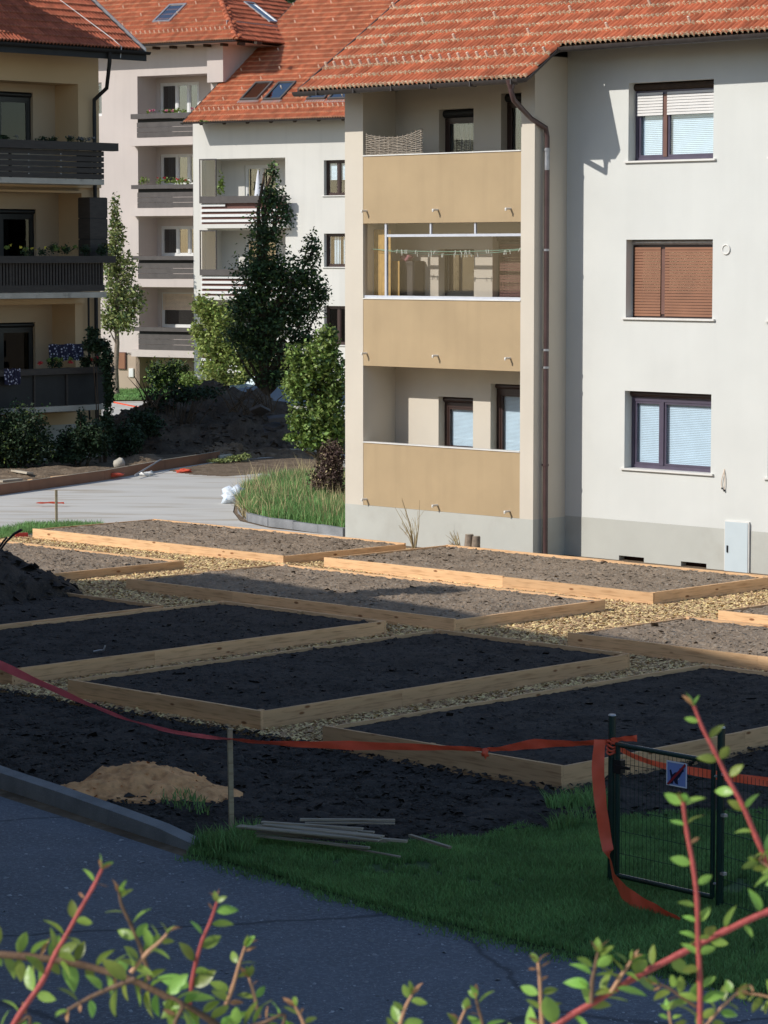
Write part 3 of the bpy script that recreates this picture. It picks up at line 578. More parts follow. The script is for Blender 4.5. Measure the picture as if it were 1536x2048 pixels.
# ---------------------------------------------------------------- windows
def slats(x0, x1, z0, z1, y, pitch, tilt=.5, th=.004, dp=.014):
    mb = MB(); n = max(1, int((z1 - z0) / pitch))
    for i in range(n):
        z = z0 + (i + .5) * pitch; mb.add([(x0, y, z - pitch * .42), (x1, y, z - pitch * .42), (x1, y + dp * tilt, z + pitch * .42), (x0, y + dp * tilt, z + pitch * .42), (x0, y + .004, z - pitch * .42), (x1, y + .004, z - pitch * .42), (x1, y + dp * tilt + .004, z + pitch * .42), (x0, y + dp * tilt + .004, z + pitch * .42)], [(0,1,2,3), (7,6,5,4), (0,4,5,1), (3,2,6,7)])
    return mb
def window(r, x0, x1, z0, z1, y, fm, splits=(), name='window', blind=None, blind_z=None, bm=None, fw=.07, postm=None, box=None, boxm=None, sill=None, roller=None, rollm=None, glass='glass', backing=True, mid=None):
    """frame at plane y (its front), filling the opening x0..x1 z0..z1"""
    top = z1 - (box or 0)
    mb = MB(); mb.box(x0 + .003, x0 + fw, y, y + .07, z0 + .003, top); mb.box(x1 - fw, x1 - .003, y, y + .07, z0 + .003, top)
    mb.box(x0 + fw, x1 - fw, y, y + .07, z0 + .003, z0 + fw); mb.box(x0 + fw, x1 - fw, y, y + .07, top - fw, top)
    f = mb.build(name, fm, r); b = [x0 + fw, *[x0 + (x1 - x0) * s for s in splits], x1 - fw]
    for s in b[1:-1]: MB().box(s - fw * .6, s + fw * .6, y - .012, y + .068, z0 + fw + .002, top - fw - .002).build('mullion', postm or fm, f)
    for i in range(len(b) - 1):
        a0 = b[i] + (fw * .6 if i else 0); a1_ = b[i + 1] - (fw * .6 if i < len(b) - 2 else 0)
        if a1_ - a0 > .3:                   # an inner casement frame
            q = .04; cs2 = MB().box(a0 + .002, a0 + q, y + .012, y + .06, z0 + fw + .002, top - fw - .002).box(a1_ - q, a1_ - .002, y + .012, y + .06, z0 + fw + .002, top - fw - .002).box(a0 + q, a1_ - q, y + .012, y + .06, z0 + fw + .002, z0 + fw + q).box(a0 + q, a1_ - q, y + .012, y + .06, top - fw - q, top - fw - .002); cs2.build('casement', fm, f)
        else: q = 0
        MB().box(a0 + q, a1_ - q, y + .035, y + .043, z0 + fw + q, top - fw - q).build('pane', M[glass], f)
    if blind: slats(x0 + fw + .03, x1 - fw - .03, blind_z if blind_z is not None else z0 + fw, top - fw, y + .08, blind).build('blind', bm or M['blind'], f)
    elif mid: # curtains
        mb = MB(); xx = x0 + fw; k = 0
        while xx < x1 - fw: mb.box(xx, xx + .035, y + .12 + .02 * (k % 2), y + .14 + .02 * (k % 2), z0 + fw, top - fw); xx += .06 if k % 5 else .2; k += 1
        mb.build('curtain', mid, f)
    if backing: MB().box(x0, x1, y + .30, y + .33, z0, z1).build('room_shade', M['room'], f)
    if box: MB().tube([(x0 + .004, y - .0, z1 - box * .5), (x1 - .004, y - .0, z1 - box * .5)], box * .5 * .98, 10).build('roller_box', boxm or fm, f)
    if roller is not None: 
        for i in range(len(b) - 1): slats(b[i] + (.05 if i else -.02), b[i + 1] - (.05 if i < len(b) - 2 else -.02), roller, top - .01, y - .03, .052, .35).build('roller_shutter', rollm, f)
    if sill: MB().box(x0 - .07, x1 + .07, sill[0], y + .01, z0 - .03, z0 - .0 + .004).build('sill', sill[1], f)
    return f
# ================================================================== THE TALL HOUSE ON THE RIGHT
rb = root('apartment_house', RB, 'tall pale house with tan balcony fronts and red tiled roof', 'house')
RW = .9                                    # plane of the right wall and of the loggia back wall
xa, xb = RB.x(726, 0), RB.x(1041, 0); xc = RB.x(1068, 0); XE = 16.5
zp = RB.z(726, 1010, 0); zpr = RB.z(1250, 1041, RW)
zE = RB.z(835, 170, -.8); tan34 = math.tan(R(34))
PZ = [(RB.z(726, 447), RB.z(726, 313)), (RB.z(726, 731), RB.z(726, 598)), (RB.z(726, 1010), RB.z(726, 885))]
ztop = zE + .8 * tan34 - .12
def wx(px, py, c=RW): return RB.x(px, c, py)
# openings of the back wall (loggia) per floor  [window, door]
ops_l = []
spec_l = [((905, 947), (216, 300), (1005, 1043), (185, 300)), ((905, 948), (508, 590), (1000, 1043), (470, 600)), ((893, 946), (796, 900), (996, 1043), (768, 905))]
for w_, wz, d_, dz in spec_l: pass
def yrect(px0, px1, py0, py1, c, far=False): return (RB.x(px0, c, (py0 + py1) / 2), RB.x(px1, c, (py0 + py1) / 2), RB.z((px0 + px1) / 2, py1, c), RB.z((px0 + px1) / 2, py0, c))
fl = [(.62, 1.86), (3.35, 4.67), (6.14, 7.46)]
floors = [PZ[0][0] + .2, PZ[1][0] + .2, PZ[2][0] + .2]     # loggia floor levels: top, middle, ground
lw = []
for k, (pw, pd) in enumerate(((( 878, 947, 216), (1002, 1075, 186)), ((877, 948, 498), (985, 1075, 468)), ((877, 946, 796), (981, 1075, 768)))):
    w0, w1 = wx(pw[0], pw[2] + 40), wx(pw[1], pw[2] + 40); d0, d1 = wx(pd[0], pd[2] + 40), xc - .25
    zt = RB.z(pw[1], pw[2], RW); zd = RB.z(pd[0] + 20, pd[2], RW); f0 = floors[k]
    lw.append((w0, w1, f0 + .85 if k != 1 else RB.z(920, 593, RW), zt, d0, d1, f0 + .05, zd))
wall('loggia_wall', M['cream'], 0, xc, zp + .0, ztop, RW, [q for a in lw for q in ((a[0], a[1], a[2], a[3]), (a[4], a[5], a[6], a[7]))], rb, .22)
wo3 = []
for (p0, p1, ty, by) in ((1257, 1427, 162, 320), (1252, 1425, 479, 637), (1249, 1422, 785, 942)):
    wo3.append((wx(p0, (ty + by) / 2), wx(p1, (ty + by) / 2), RB.z((p0 + p1) / 2, by, RW), RB.z((p0 + p1) / 2, ty, RW)))
edge_w = (wx(1536, 900), wx(1536, 900) + 1.7, wo3[2][2] + .0, wo3[2][3])
more = [(edge_w[0], edge_w[1], q[2], q[3]) for q in wo3]
cabx = (wx(1451, 1090), wx(1500, 1090)); cabz = (RB.z(1475, 1148, RW), RB.z(1475, 1042, RW))
vents = [(wx(1238, 1122), wx(1288, 1122), RB.z(1263, 1129, RW), RB.z(1263, 1113, RW)), (wx(1362, 1135), wx(1413, 1135), RB.z(1388, 1141, RW), RB.z(1388, 1125, RW))]
wall('facade_wall', M['white'], xc, XE, zpr, 9.6, RW, wo3 + more, rb, .26)
wall('plinth', M['plinth'], xc, XE, -.08, zpr, RW - .003, vents, rb, .2)
for v in vents: MB().box(v[0], v[1], RW + .15, RW + .18, v[2], v[3]).build('cellar_vent', M['void'], rb)
MB().box(0, xa, 0, RW - .002, zp, ztop - .02).build('corner_pier', M['cream'], rb)
MB().box(xb, xc, 0, RW - .002, zp, ztop - .02).build('corner_pier', M['cream'], rb)
MB().box(-.0, xc + .003, -.003, RW - .004, -.08, zp).build('plinth', M['plinth'], rb)
for k, (zb, zt) in enumerate(PZ):
    MB().box(xa + .003, xb - .003, .006, .13, zb + (.003 if k == 2 else 0), zt).build('balcony_front', M['tan'], rb)
    if k < 2: MB().box(xa + .003, xb - .003, .13, RW - .003, zb + .002, zb + .2).build('floor_slab', M['cream'], rb)
    MB().box(xa + .003, xb - .003, -.012, .15, zt + .001, zt + .022).build('parapet_cap', M['capw'], rb)
    for px in ((733, 875, 1020)):
        x = RB.x(px, 0, 700); z = zb + (.24 if k < 2 else .12)
        sp = MB().tube([(x, .01, z), (x, -.14, z)], .021, 8); sp.tube([(x, -.13, z), (x, -.13, z - .035)], .019, 8); sp.build('drain_spout', M['capw'], rb)
MB().box(0, xc - .003, .0, RW - .003, ztop - .02, ztop + .06).build('loggia_ceiling', M['cream'], rb)
MB().box(-.0, .003, RW, 9, -.05, 9.3).box(0, XE, 9, 9.2, -.05, 9.3).box(XE, XE + .2, RW, 9.2, -.05, 9.3).build('rear_wall', M['white'], rb)
MB().box(.0, XE, 1.0, 9.0, 9.3, 9.4).build('attic_floor', M['cream'], rb)
# loggia windows and doors
for k, a in enumerate(lw):
    y = RW + .17
    if k == 0:
        window(rb, a[0], a[1], a[2], a[3], y, M['brownframe'], (), box=.16, boxm=M['board_black'], mid=M['curtain'])
        window(rb, a[4], a[5], a[6], a[7], y, M['brownframe'], (), name='balcony_door', box=.16, boxm=M['board_black'], mid=M['curtain'])
    elif k == 1:
        window(rb, a[0] + .0, a[1], a[2], a[3], y, M['darkframe'], (), sill=(RW - .03, M['capw']))
        window(rb, a[4], a[5], a[6], a[7], y, M['brownframe'], (), name='balcony_door', roller=a[6] + .02, rollm=M['shutterr'], box=.14, backing=True)
    else:
        window(rb, a[0], a[1], a[2], a[3], y, M['brownframe'], (), blind=.025, fw=.09, box=.12)
        window(rb, a[4], a[5], a[6], a[7], y, M['brownframe'], (), name='balcony_door', blind=.025, fw=.10, box=.10)
# right-hand windows
y = RW + .20
a = wo3[0]; sp_ = .36
window(rb, *a, y, M['purpleframe'], (sp_,), blind=.034, box=.14, boxm=M['soffit'], roller=a[2] + (a[3] - a[2]) * .58, rollm=M['shutterw'], postm=M['brownpost'], sill=(RW - .05, M['capw']))
a = wo3[1]
window(rb, *a, y, M['brownframe'], (sp_,), box=.10, boxm=M['zinc'], roller=a[2] + .03, rollm=M['shutterb'], postm=M['brownpost'], sill=(RW - .05, M['capw']))
a = wo3[2]
window(rb, *a, y, M['purpleframe'], (sp_,), blind=.032, box=.12, boxm=M['brownframe'], sill=(RW - .05, M['capw']))
for a in more: window(rb, *a, y, M['purpleframe'], (.5,), blind=.03, box=.12, boxm=M['brownframe'], sill=(RW - .05, M['capw']))
# roof
okf = lambda x, yy: (yy > -.8 and (x < xc + .42 or yy > .02)) 
XL = -.42
slab('roof', M['soffit'], rb, XL, xc + .40, -.78, zE - .005, .10, 34, .05)
slab('roof', M['soffit'], rb, XL, XE + .5, .101, zE - .005 + .881 * tan34, 5.2, 34, .05)
MB().add([(XL, 5.2, zE + 6 * tan34 - .05), (XE + .5, 5.2, zE + 6 * tan34 - .05), (XE + .5, 10, zE + 1), (XL, 10, zE + 1)], [(0,1,2,3)]).build('roof', M['tile'], rb)
tiles(rb, RB, M['tile'], XL, XE + .4, -.82, zE, 34, 19, okf, 300, hooks=2, seed=3)
MB().box(XL - .03, XL - .0, -.8, -.79, zE - .1, zE).build('verge_board', M['soffit'], rb)
vb = MB(); vb.prism([(XL - .035, -.84, zE - .09), (XL - .035, -.84, zE + .055), (XL - .035, 5.2, zE + .055 + 6.04 * tan34), (XL - .035, 5.2, zE - .09 + 6.04 * tan34)], (.03, 0, 0)); vb.build('verge_flashing', M['gutter'], rb)
for x in [.05 + .78 * i for i in range(6)] : MB().prism([(x, -.72, zE - .052 + .06 * tan34), (x, .0, zE - .052 + .78 * tan34), (x, .0, zE - .19 + .78 * tan34), (x, -.55, zE - .17 + .2 * tan34), (x, -.70, zE - .10 + .06 * tan34)], (.10, 0, 0)).build('rafter_tail', M['soffit'], rb)
for i in range(13):
    x = xc + .55 + .85 * i; q = .9; MB().prism([(x, .18, zE - .052 + .96 * tan34), (x, .9, zE - .052 + 1.68 * tan34), (x, .9, zE - .19 + 1.68 * tan34), (x, .35, zE - .17 + 1.1 * tan34), (x, .2, zE - .10 + .96 * tan34)], (.10, 0, 0)).build('rafter_tail', M['soffit'], rb)
def gutter(pts, m, parent, r_=.07):
    mb = MB(); pts = [Vector(q) for q in pts]; n = 7; rows_ = []
    for i, q in enumerate(pts):
        t = (pts[min(i+1, len(pts)-1)] - pts[max(i-1, 0)]).normalized(); side = Vector((t.y, -t.x, 0)).normalized()
        for off, rr in ((0, r_), (0, r_ - .012)):
            rows_.append([q + side * math.cos(math.pi + math.pi * k / (n - 1)) * rr + Vector((0, 0, math.sin(math.pi + math.pi * k / (n - 1)) * rr)) for k in range(n)])
    for i in range(len(pts) - 1):
        for o_ in (0, 1):
            A_, B_ = rows_[2*i+o_], rows_[2*(i+1)+o_]; mb.add(A_ + B_, [(k, k+1, n+k+1, n+k) for k in range(n-1)], True)
        for k in (0, n-1): mb.quad(rows_[2*i][k], rows_[2*(i+1)][k], rows_[2*(i+1)+1][k], rows_[2*i+1][k])
    for e in (0, len(pts) - 1): mb.add(rows_[2*e], [tuple(range(n))])
    return mb.build('gutter', m, parent)
zg = zE - .01
gut = gutter([(XL - .05, -.89, zg), (xc + .42, -.89, zg + .01), (xc + .50, -.82, zg + .03), (xc + .52, -.1, zg + .53), (xc + .60, .01, zg + .60), (XE + .5, .01, zg + .60)], M['gutter'], rb, .085)
for i in range(6): MB().box(.2 + i * 1.0, .225 + i * 1.0, -.982, -.80, zg - .086, zg + .008).build('gutter_bracket', M['gutter'], gut)
# downpipe
zz = lambda py, px=1090: RB.z(px, py, .25)
xp = RB.x(1090, .30, 600) if False else xc + .07
dp = MB().tube([(RB.x(1022, -.89, 165), -.89, zg - .05), (RB.x(1022, -.89, 165), -.89, zg - .2), (RB.x(1026, -.86, 190), -.84, zg - .36), (xc + .0, -.1, zg - .66), (xc + .09, .20, zg - .82), (xc + .09, .24, zg - .98), (xc + .09, .24, zg - 1.2)], .048, 12).build('downpipe', M['pipe'], rb)
MB().tube([(RB.x(1022, -.89, 165), -.89, zg - .01), (RB.x(1022, -.89, 165), -.89, zg - .16)], [.10, .052], 12).build('gutter_outlet', M['pipe'], dp)
MB().tube([(xc + .09, .24, zg - 1.18), (xc + .09, .24, zg - 1.58)], .051, 12).build('pipe_sleeve', M['zinc'], dp)
MB().tube([(xc + .09, .24, zg - 1.56), (xc + .09, .24, -.05)], .050, 12).build('pipe_run', M['pipe'], dp)
for py in (300, 500, 700, 735, 930): z = RB.z(1090, py, .24); MB().tube([(xc + .09, .24, z - .02), (xc + .09, .24, z + .02)], .062, 12).box(xc, xc + .1, .23, .25, z - .01, z + .01).build('pipe_clamp', M['zinc'] if py < 800 else M['pipe'], dp)
# middle balcony glazing frame
zb, zt = PZ[1][1] + .022, PZ[0][0]
fb = MB(); x1 = RB.x(773, .06, 520); zr = RB.z(900, 470, .06)
fb.box(x1, xb - .004, .045, .085, zr - .03, zr + .02).box(x1 - .03, x1 + .02, .04, .09, zb + .05, zt - .003).box(xa + .004, xb - .004, .03, .10, zb, zb + .05)
for px in (862, 951): x = RB.x(px, .06, 455); fb.box(x - .02, x + .02, .045, .085, zr + .022, zt - .003)
bf = fb.build('balcony_glazing', M['alu'], rb)
for a_, b_, c_, d_ in ((xa + .01, x1 - .03, zb + .05, zt - .004), (x1 + .02, xb - .01, zb + .05, zr - .03), (x1 + .02, xb - .01, zr + .02, zt - .004)): MB().box(a_, b_, .060, .066, c_, d_).build('pane', M['glassc'], bf)
# things on the balconies (each its own thing)
def rel(fr, x, y, z): return fr.w(x, y, z)
cl = MB()
z0 = RB.z(735, 498, .16); z1_ = RB.z(1040, 497, .16); zm = RB.z(905, 505, .16); pts1 = []; pts2 = []
for i in range(21):
    t = i / 20; x = xa + .03 + (xb - xa - .06) * t; sag = 4 * t * (1 - t) * .055; pts1.append((x, .20, z0 + (z1_ - z0) * t - sag)); pts2.append((x, .27, z0 + (z1_ - z0) * t - sag * 2.0))
clr = root('clothes_line', RB.w(xa, .2, z0), 'green sagging clothes line with pegs behind the balcony glazing', 'clothes line', rotz=RB.a)
sh = lambda pts, x0_=xa, y0_=.2, zz_=z0: [(p[0] - x0_, p[1] - y0_, p[2] - zz_) for p in pts]
MB().tube(sh(pts1), .006, 5).build('line', M['rope'], clr); MB().tube(sh(pts2), .006, 5).build('line', M['rope'], clr)
pgm = MB().box(-.006, .006, -.008, .008, -.055, .025)
for i in range(34):
    t = random.uniform(.17, .98) if i > 5 else random.uniform(.4, .95); P_ = (pts1 if i % 2 else pts2); k = t * 20; q = Vector(sh(P_)[int(k)]).lerp(Vector(sh(P_)[min(20, int(k) + 1)]), k % 1)
    if i == 0: o = pgm.build('peg', M['peg'], clr, q); pme = o.data
    else: o = obj('peg', pme, clr, q)
    o.rotation_euler = (0, random.gauss(0, .25), 0)
# bamboo screens: one by the left pier, one behind
def slat_screen(name, fr, x0, x1, y, z0, z1, m, lab, cat, n):
    r = root(name, fr.w(x0, y, z0), lab, cat, rotz=fr.a); me = None; wd = (x1 - x0) / n
    for i in range(n):
        if me is None: o = MB().box(.001, wd - .003, 0, .012, 0, z1 - z0).build('slat', m, r); me = o.data
        else: o = obj('slat', me, r)
        o.location = (i * wd, random.uniform(0, .004), 0)
    MB().box(0, x1 - x0, .012, .018, .2, .22).box(0, x1 - x0, .012, .018, z1 - z0 - .22, z1 - z0 - .2).build('binding', m, r); return r
zf = PZ[1][0] + .2
slat_screen('bamboo_screen', RB, RB.x(742, .3, 520), RB.x(781, .3, 520), .3, zf, RB.z(760, 459, .3), M['bamboo'], 'yellow bamboo slat screen standing behind the left pane of the glazed balcony', 'screen', 9)
slat_screen('bamboo_screen', RB, RB.x(784, .45, 560), RB.x(799, .45, 560), .45, zf, RB.z(790, 522, .45), M['bamboo'], 'lower narrow bamboo screen beside the grey blind on the glazed balcony', 'screen', 4)
gx0, gx1 = RB.x(800, .6, 560), RB.x(829, .6, 560); cz = RB.z(815, 522, .6)
cb = root('grey_cabinet', RB.w(gx0, .6, zf), 'grey louvred cabinet on the glazed balcony with a pink cloth on top', 'cabinet', rotz=RB.a)
MB().box(0, gx1 - gx0, 0, .28, 0, cz - zf).build('body', M['board_grey'], cb)
for i in range(9): MB().box(.03, (gx1 - gx0) * .62, -.012, -.002, .9 + i * .06 - .9 + .55, .55 + i * .06 + .035).build('louvre', M['curtain'], cb)
tc = root('pink_cloth', RB.w(gx0 + .02, .62, cz), 'crumpled pink cloth lying on the grey balcony cabinet', 'cloth', rotz=RB.a)
def blob(rx, ry, rz, n=10, amp=.18, seed=0, flat=True):
    mb = MB(); rg = random.Random(seed); V = []; F = []
    for j in range(n + 1):
        th_ = math.pi * j / n
        for i in range(n * 2):
            ph = math.pi * i / n; d = Vector((math.sin(th_) * math.cos(ph), math.sin(th_) * math.sin(ph), math.cos(th_))); from mathutils import noise as N_
            k = 1 + amp * N_.noise(d * 2.3 + Vector((seed * 7.1, 0, 0))) * 2 + amp * .5 * N_.noise(d * 6 + Vector((0, seed * 3.3, 0))) * 2
            V.append((d.x * rx * k, d.y * ry * k, d.z * rz * k))
    for j in range(n):
        for i in range(n * 2): a_ = j * 2 * n + i; b_ = j * 2 * n + (i + 1) % (2 * n); F.append((a_, a_ + 2 * n, b_ + 2 * n, b_))
    mb.add(V, F, True); return mb
blob(.13, .10, .07, 9, .3, 3).build('fold', M['cloth'], tc, (.08, .05, .05))
# wicker screen on the top balcony rail
wkx0, wkx1 = RB.x(731, .02, 290), RB.x(844, .02, 290); wz = PZ[0][1] + .022
wr = root('wicker_screen', RB.w(wkx0, .03, wz), 'grey woven wicker screen with a sagging top edge on the top balcony rail', 'screen', rotz=RB.a)
L_ = wkx1 - wkx0
top_h = lambda t: .33 + .14 * (2 * t - 1) ** 2 * (1.1 if t > .5 else .6)
for j in range(11):
    pts = [(t * L_, .012 * math.sin(t * 40 + j * math.pi), top_h(t) * (j + .5) / 11 + random.uniform(-.005, .005)) for t in np.linspace(0, 1, 42)]; MB().tube(pts, .011, 5).build('withy', M['wicker'], wr)
for i in range(13): t = (i + .2) / 12.6; MB().tube([(t * L_, 0, 0), (t * L_ + random.uniform(-.01, .01), 0, top_h(t) + .02)], .009, 5).build('rib', M['wicker'], wr)
# things on the right wall
q = RB.p(1452, 499, RW - .01); vr = root('wall_vent', RB.w(q[0], RW - .012, q[1]), 'small round white vent cap on the wall right of the brown shutter', 'vent', rotz=RB.a)
MB().tube([(math.cos(a_) * .082, 0, math.sin(a_) * .082) for a_ in np.linspace(0, 2 * math.pi, 22)], .014, 6).build('rim', M['capw'], vr)
MB().tube([(0, .004, 0), (0, .010, 0)], .075, 20).build('disc', M['white'], vr)
p0 = RB.p(1449, 938, RW); cbl = root('loose_cable', RB.w(p0[0], RW - .015, p0[1]), 'short loop of loose cable hanging out of the wall right of the lowest window', 'cable', rotz=RB.a)
MB().tube([(0, .015, 0), (.005, -.01, -.05), (-.03, -.012, -.16), (-.05, -.012, -.26), (-.03, -.012, -.33)], .008, 6).tube([(0, .015, 0), (.01, -.01, -.05), (.03, -.012, -.15), (.035, -.012, -.25), (.02, -.012, -.37)], .008, 6).build('wire', M['hook'], cbl)
MB().tube([(-.03, -.012, -.33), (-.03, -.012, -.36)], .014, 6).tube([(.02, -.012, -.36), (.02, -.012, -.40)], .014, 6).build('connector', M['black'], cbl)
ec = root('meter_cabinet', RB.w(cabx[0], RW - .035, cabz[0]), 'pale grey metal meter cabinet set into the plinth at the right', 'cabinet', rotz=RB.a)
cw, chh = cabx[1] - cabx[0], cabz[1] - cabz[0]
MB().box(0, cw, .0, .055, 0, chh).build('frame', M['capw'], ec); MB().box(.02, cw - .02, -.012, -.002, .02, chh - .02).build('door', M['steel'], ec)
MB().box(.07, .095, -.03, -.014, chh * .40, chh * .53).build('handle', M['black'], ec)
MB().box(cw + .001, cw + .012, -.0, .05, 0, chh - .03).build('hinge_strip', M['zinc'], ec)
# cut stumps and dry weed by the plinth
for px, py, rr, hh_, lab in ((938, 1092, .085, .22, 'taller left one of two cut tree stumps behind the sunlit bed'), (952, 1092, .08, .19, 'lower right one of two cut tree stumps behind the sunlit bed')):
    sx_ = RB.x(px, -.75, 1085); sw_ = RB.w(sx_, -.75); g = (sw_.x, sw_.y); hh_ = RB.z(px, 1069 if px < 945 else 1073, -.75) - .05; mbq = MB().tube([(0, 0, -.1), (.0, 0, hh_ * .5), (.01, 0, hh_)], [rr * 1.1, rr, rr * .92], 9); r = root('tree_stump', (g[0], g[1], .05), lab, 'stump', 'cut stumps by the plinth')
    mbq.build('trunk', M['bark_pale'], r); MB().tube([(.01, 0, hh_), (.01, 0, hh_ + .008)], rr * .8, 9).build('cut_face', M['wood_old'], r)
# ================================================================== THE YELLOW HOUSE ON THE LEFT
yb = root('apartment_house', YB, 'yellow house in shade at the left edge with dark wooden balconies', 'house')
YL = -7.6; YD = 10.0
bz = lambda px, py, c=0.0: YB.z(px, py, c)
bx = lambda px, c=0.0, py=600: YB.x(px, c, py)
def zat(c, px, py): return YB.z(px, py, c)
yE = zat(-1.3, 150, 97); ytop = yE + 1.3 * math.tan(R(34)) - .25
LY = 1.0
o1 = [(YL + .8, bx(160), bz(100, 366), bz(150, 168)), (YL + .8, bx(165), bz(100, 590), bz(150, 386)), (YL + .8, bx(150), bz(100, 812), bz(140, 608))]
wall('facade_wall', M['yellow'], YL, 0, .9, ytop, 0, o1, yb, LY)
MB().box(YL, 0, -.003, .2, -.06, .9).build('plinth', M['plinth'], yb)
MB().box(-.002, .0, .001, YD, -.05, ytop).box(YL, 0, YD, YD + .2, -.05, ytop).box(YL, YL + .2, .001, YD, -.05, ytop).build('end_wall', M['yellow'], yb)
MB().box(YL, 0, .01, YD, ytop - .02, ytop + .05).build('attic_floor', M['yellowin'], yb)
for k, (w_, z_) in enumerate((((-60, 70), (184, 275)), ((-60, 74), (418, 500)), ((-60, 70), (645, 745)))):
    a = bx(w_[0], LY), bx(w_[1], LY), zat(LY, 40, z_[1] + 30), zat(LY, 40, z_[0])
    wall('loggia_wall', M['yellowin'], YL + .8, o1[k][1], o1[k][2], o1[k][3], LY, [a], yb, .15)
    window(yb, *a, LY + .1, M['darkframe'], (.5,), glass='glassd', fw=.10, box=.14)
    MB().box(YL + .8, o1[k][1], .0, LY, o1[k][2] - .2, o1[k][2]).build('floor_slab', M['yellowin'], yb)
MB().box(YL + .3, -.02, -.10, -.002, zat(-.1, 100, 374), zat(-.1, 100, 366)).build('cornice_band', M['yellow'], yb)
MB().box(YL + .3, bx(165), -.10, -.002, bz(100, 607), bz(100, 597)).build('cornice_band', M['yellow'], yb)
# balconies
BY = -1.15
def bal(k, rim, pan, slb, xr, xpan, xslab, kind):
    z = lambda py, px=120: zat(BY, px, py); x1 = bx(xr, BY); xp_ = bx(xpan, BY); xs_ = bx(xslab, BY); x0 = YL + .5
    MB().box(x0, xs_, BY - .05, -.004, z(slb[1]), z(slb[0])).build('balcony_slab', M['concrete'], yb)
    MB().box(x0, x1, BY - .16, BY + .10, z(rim[1]), z(rim[0])).build('flower_box', M['board_dark'], yb)
    zt, zb = z(rim[1]) - .003, z(pan[1])
    if kind == 'h':
        n = 5; h = (zt - zb) / n
        for i in range(n): MB().box(x0, xp_, BY - .05, BY - .015, zb + i * h + .015, zb + (i + 1) * h - .012).build('rail_board', M['board_dark'], yb)
        for i in range(n): MB().box(xp_ + .01, xp_ + .045, BY + .1, -.02, zb + i * h + .015, zb + (i + 1) * h - .012).build('rail_board', M['board_dark'], yb)
    elif kind == 'v':
        MB().box(x0, xp_, BY - .04, BY + .02, z(583), z(570)).build('lower_rail', M['board_dark'], yb); n = 60; me = None; l = (xp_ - x0) / n
        for i in range(n):
            if me is None: o = MB().box(0, l * .62, 0, .03, 0, zt - z(570)).build('baluster', M['board_dark'], yb); me = o.data
            else: o = obj('baluster', me, yb)
            o.location = (x0 + i * l, BY - .03, z(570) + .001)
        MB().box(x0, xp_, BY + .025, BY + .04, z(570), zt).build('backing_panel', M['board_black'], yb)
    else:
        MB().box(x0, xp_, BY - .02, BY + .01, zb, zt).build('panel', M['board_black'], yb)
        for px in (65, 130, 190): x = bx(px, BY); MB().box(x - .03, x + .03, BY - .06, BY - .022, zb, zt).build('panel_post', M['board_dark'], yb)
    for x in (xp_ - .08, x0 + .1, (x0 + xp_) / 2): MB().box(x - .03, x + .03, BY - .012, BY + .05, zb, zt + .003).build('rail_post', M['board_dark'], yb)
bal(0, (283, 299), (299, 357), (357, 368), 232, 208, 208, 'h')
bal(1, (512, 526), (527, 570), (585, 596), 225, 208, 211, 'v')
bal(2, (736, 748), (748, 811), (812, 823), 220, 214, 207, 'p')
for px in (58, 122): 
    for i in range(4): x = bx(px, BY); z = zat(BY, px, 308 + i * 13); MB().box(x - .012, x + .012, BY - .058, BY - .05, z - .015, z + .015).build('screw_plate', M['zinc'], yb)
# roof
slab('roof', M['soffit'], yb, YL - .5, .55, -1.3, yE + .05, YD / 2, 34, .06)
MB().add([(YL - .5, YD / 2, yE + .05 + 6.3 * math.tan(R(34))), (.55, YD / 2, yE + .05 + 6.3 * math.tan(R(34))), (.55, YD + 1, yE), (YL - .5, YD + 1, yE)], [(0,1,2,3)]).build('roof', M['tile_c'], yb)
tiles(yb, YB, M['tile_c'], YL - .45, .52, -1.32, yE + .06, 34, 20, lambda x, y_: True, 300, wv=.235, amp=.036, seed=5)
MB().box(YL - .5, .56, -1.37, -1.31, yE - .22, yE + .04).build('fascia', M['board_black'], yb)
MB().prism([(.52, -1.36, yE + .02), (.52, -1.36, yE + .13), (.52, 5, yE + .13 + 6.36 * math.tan(R(34))), (.52, 5, yE + .02 + 6.36 * math.tan(R(34)))], (.04, 0, 0)).build('verge_flashing', M['zinc'], yb)
gutter([(YL - .5, -1.46, yE + .02), (.58, -1.46, yE + .02)], M['board_black'], yb, .08)
xx = bx(218, -1.4, 110)
MB().tube([(xx, -1.44, yE - .05), (xx, -1.42, yE - .32), (bx(196, -.15), -.6, yE - .95), (bx(192, -.12), -.12, yE - 1.25), (bx(192, -.12), -.12, yE - 1.6), (bx(192, -.12), -.12, zat(-.12, 190, 395))], .055, 10).build('downpipe', M['board_black'], yb)
MB().tube([(bx(192, -.12), -.12, zat(-.12, 190, 590)), (bx(192, -.12), -.12, .2)], .055, 10).tube([(bx(177, -.12), -.12, zat(-.12, 190, 590)), (bx(177, -.12), -.12, 1)], .03, 8).build('downpipe', M['board_black'], yb)
sx = bx(172, -.7), bx(207, -.7)
tl = root('balcony_locker', YB.w(sx[0], -.9, zat(-.7, 190, 520)), 'tall dark weathered locker at the end of the middle yellow balcony', 'locker', rotz=YB.a)
hh = zat(-.7, 190, 395) - zat(-.7, 190, 520)
for i in range(3): MB().box(0, sx[1] - sx[0], 0, .5, hh * i / 3 + .012, hh * (i + 1) / 3 - .012).build('door_panel', M['board_dark'], tl)
MB().box(.02, sx[1] - sx[0] - .02, .02, .48, 0, hh).build('carcass', M['board_black'], tl)
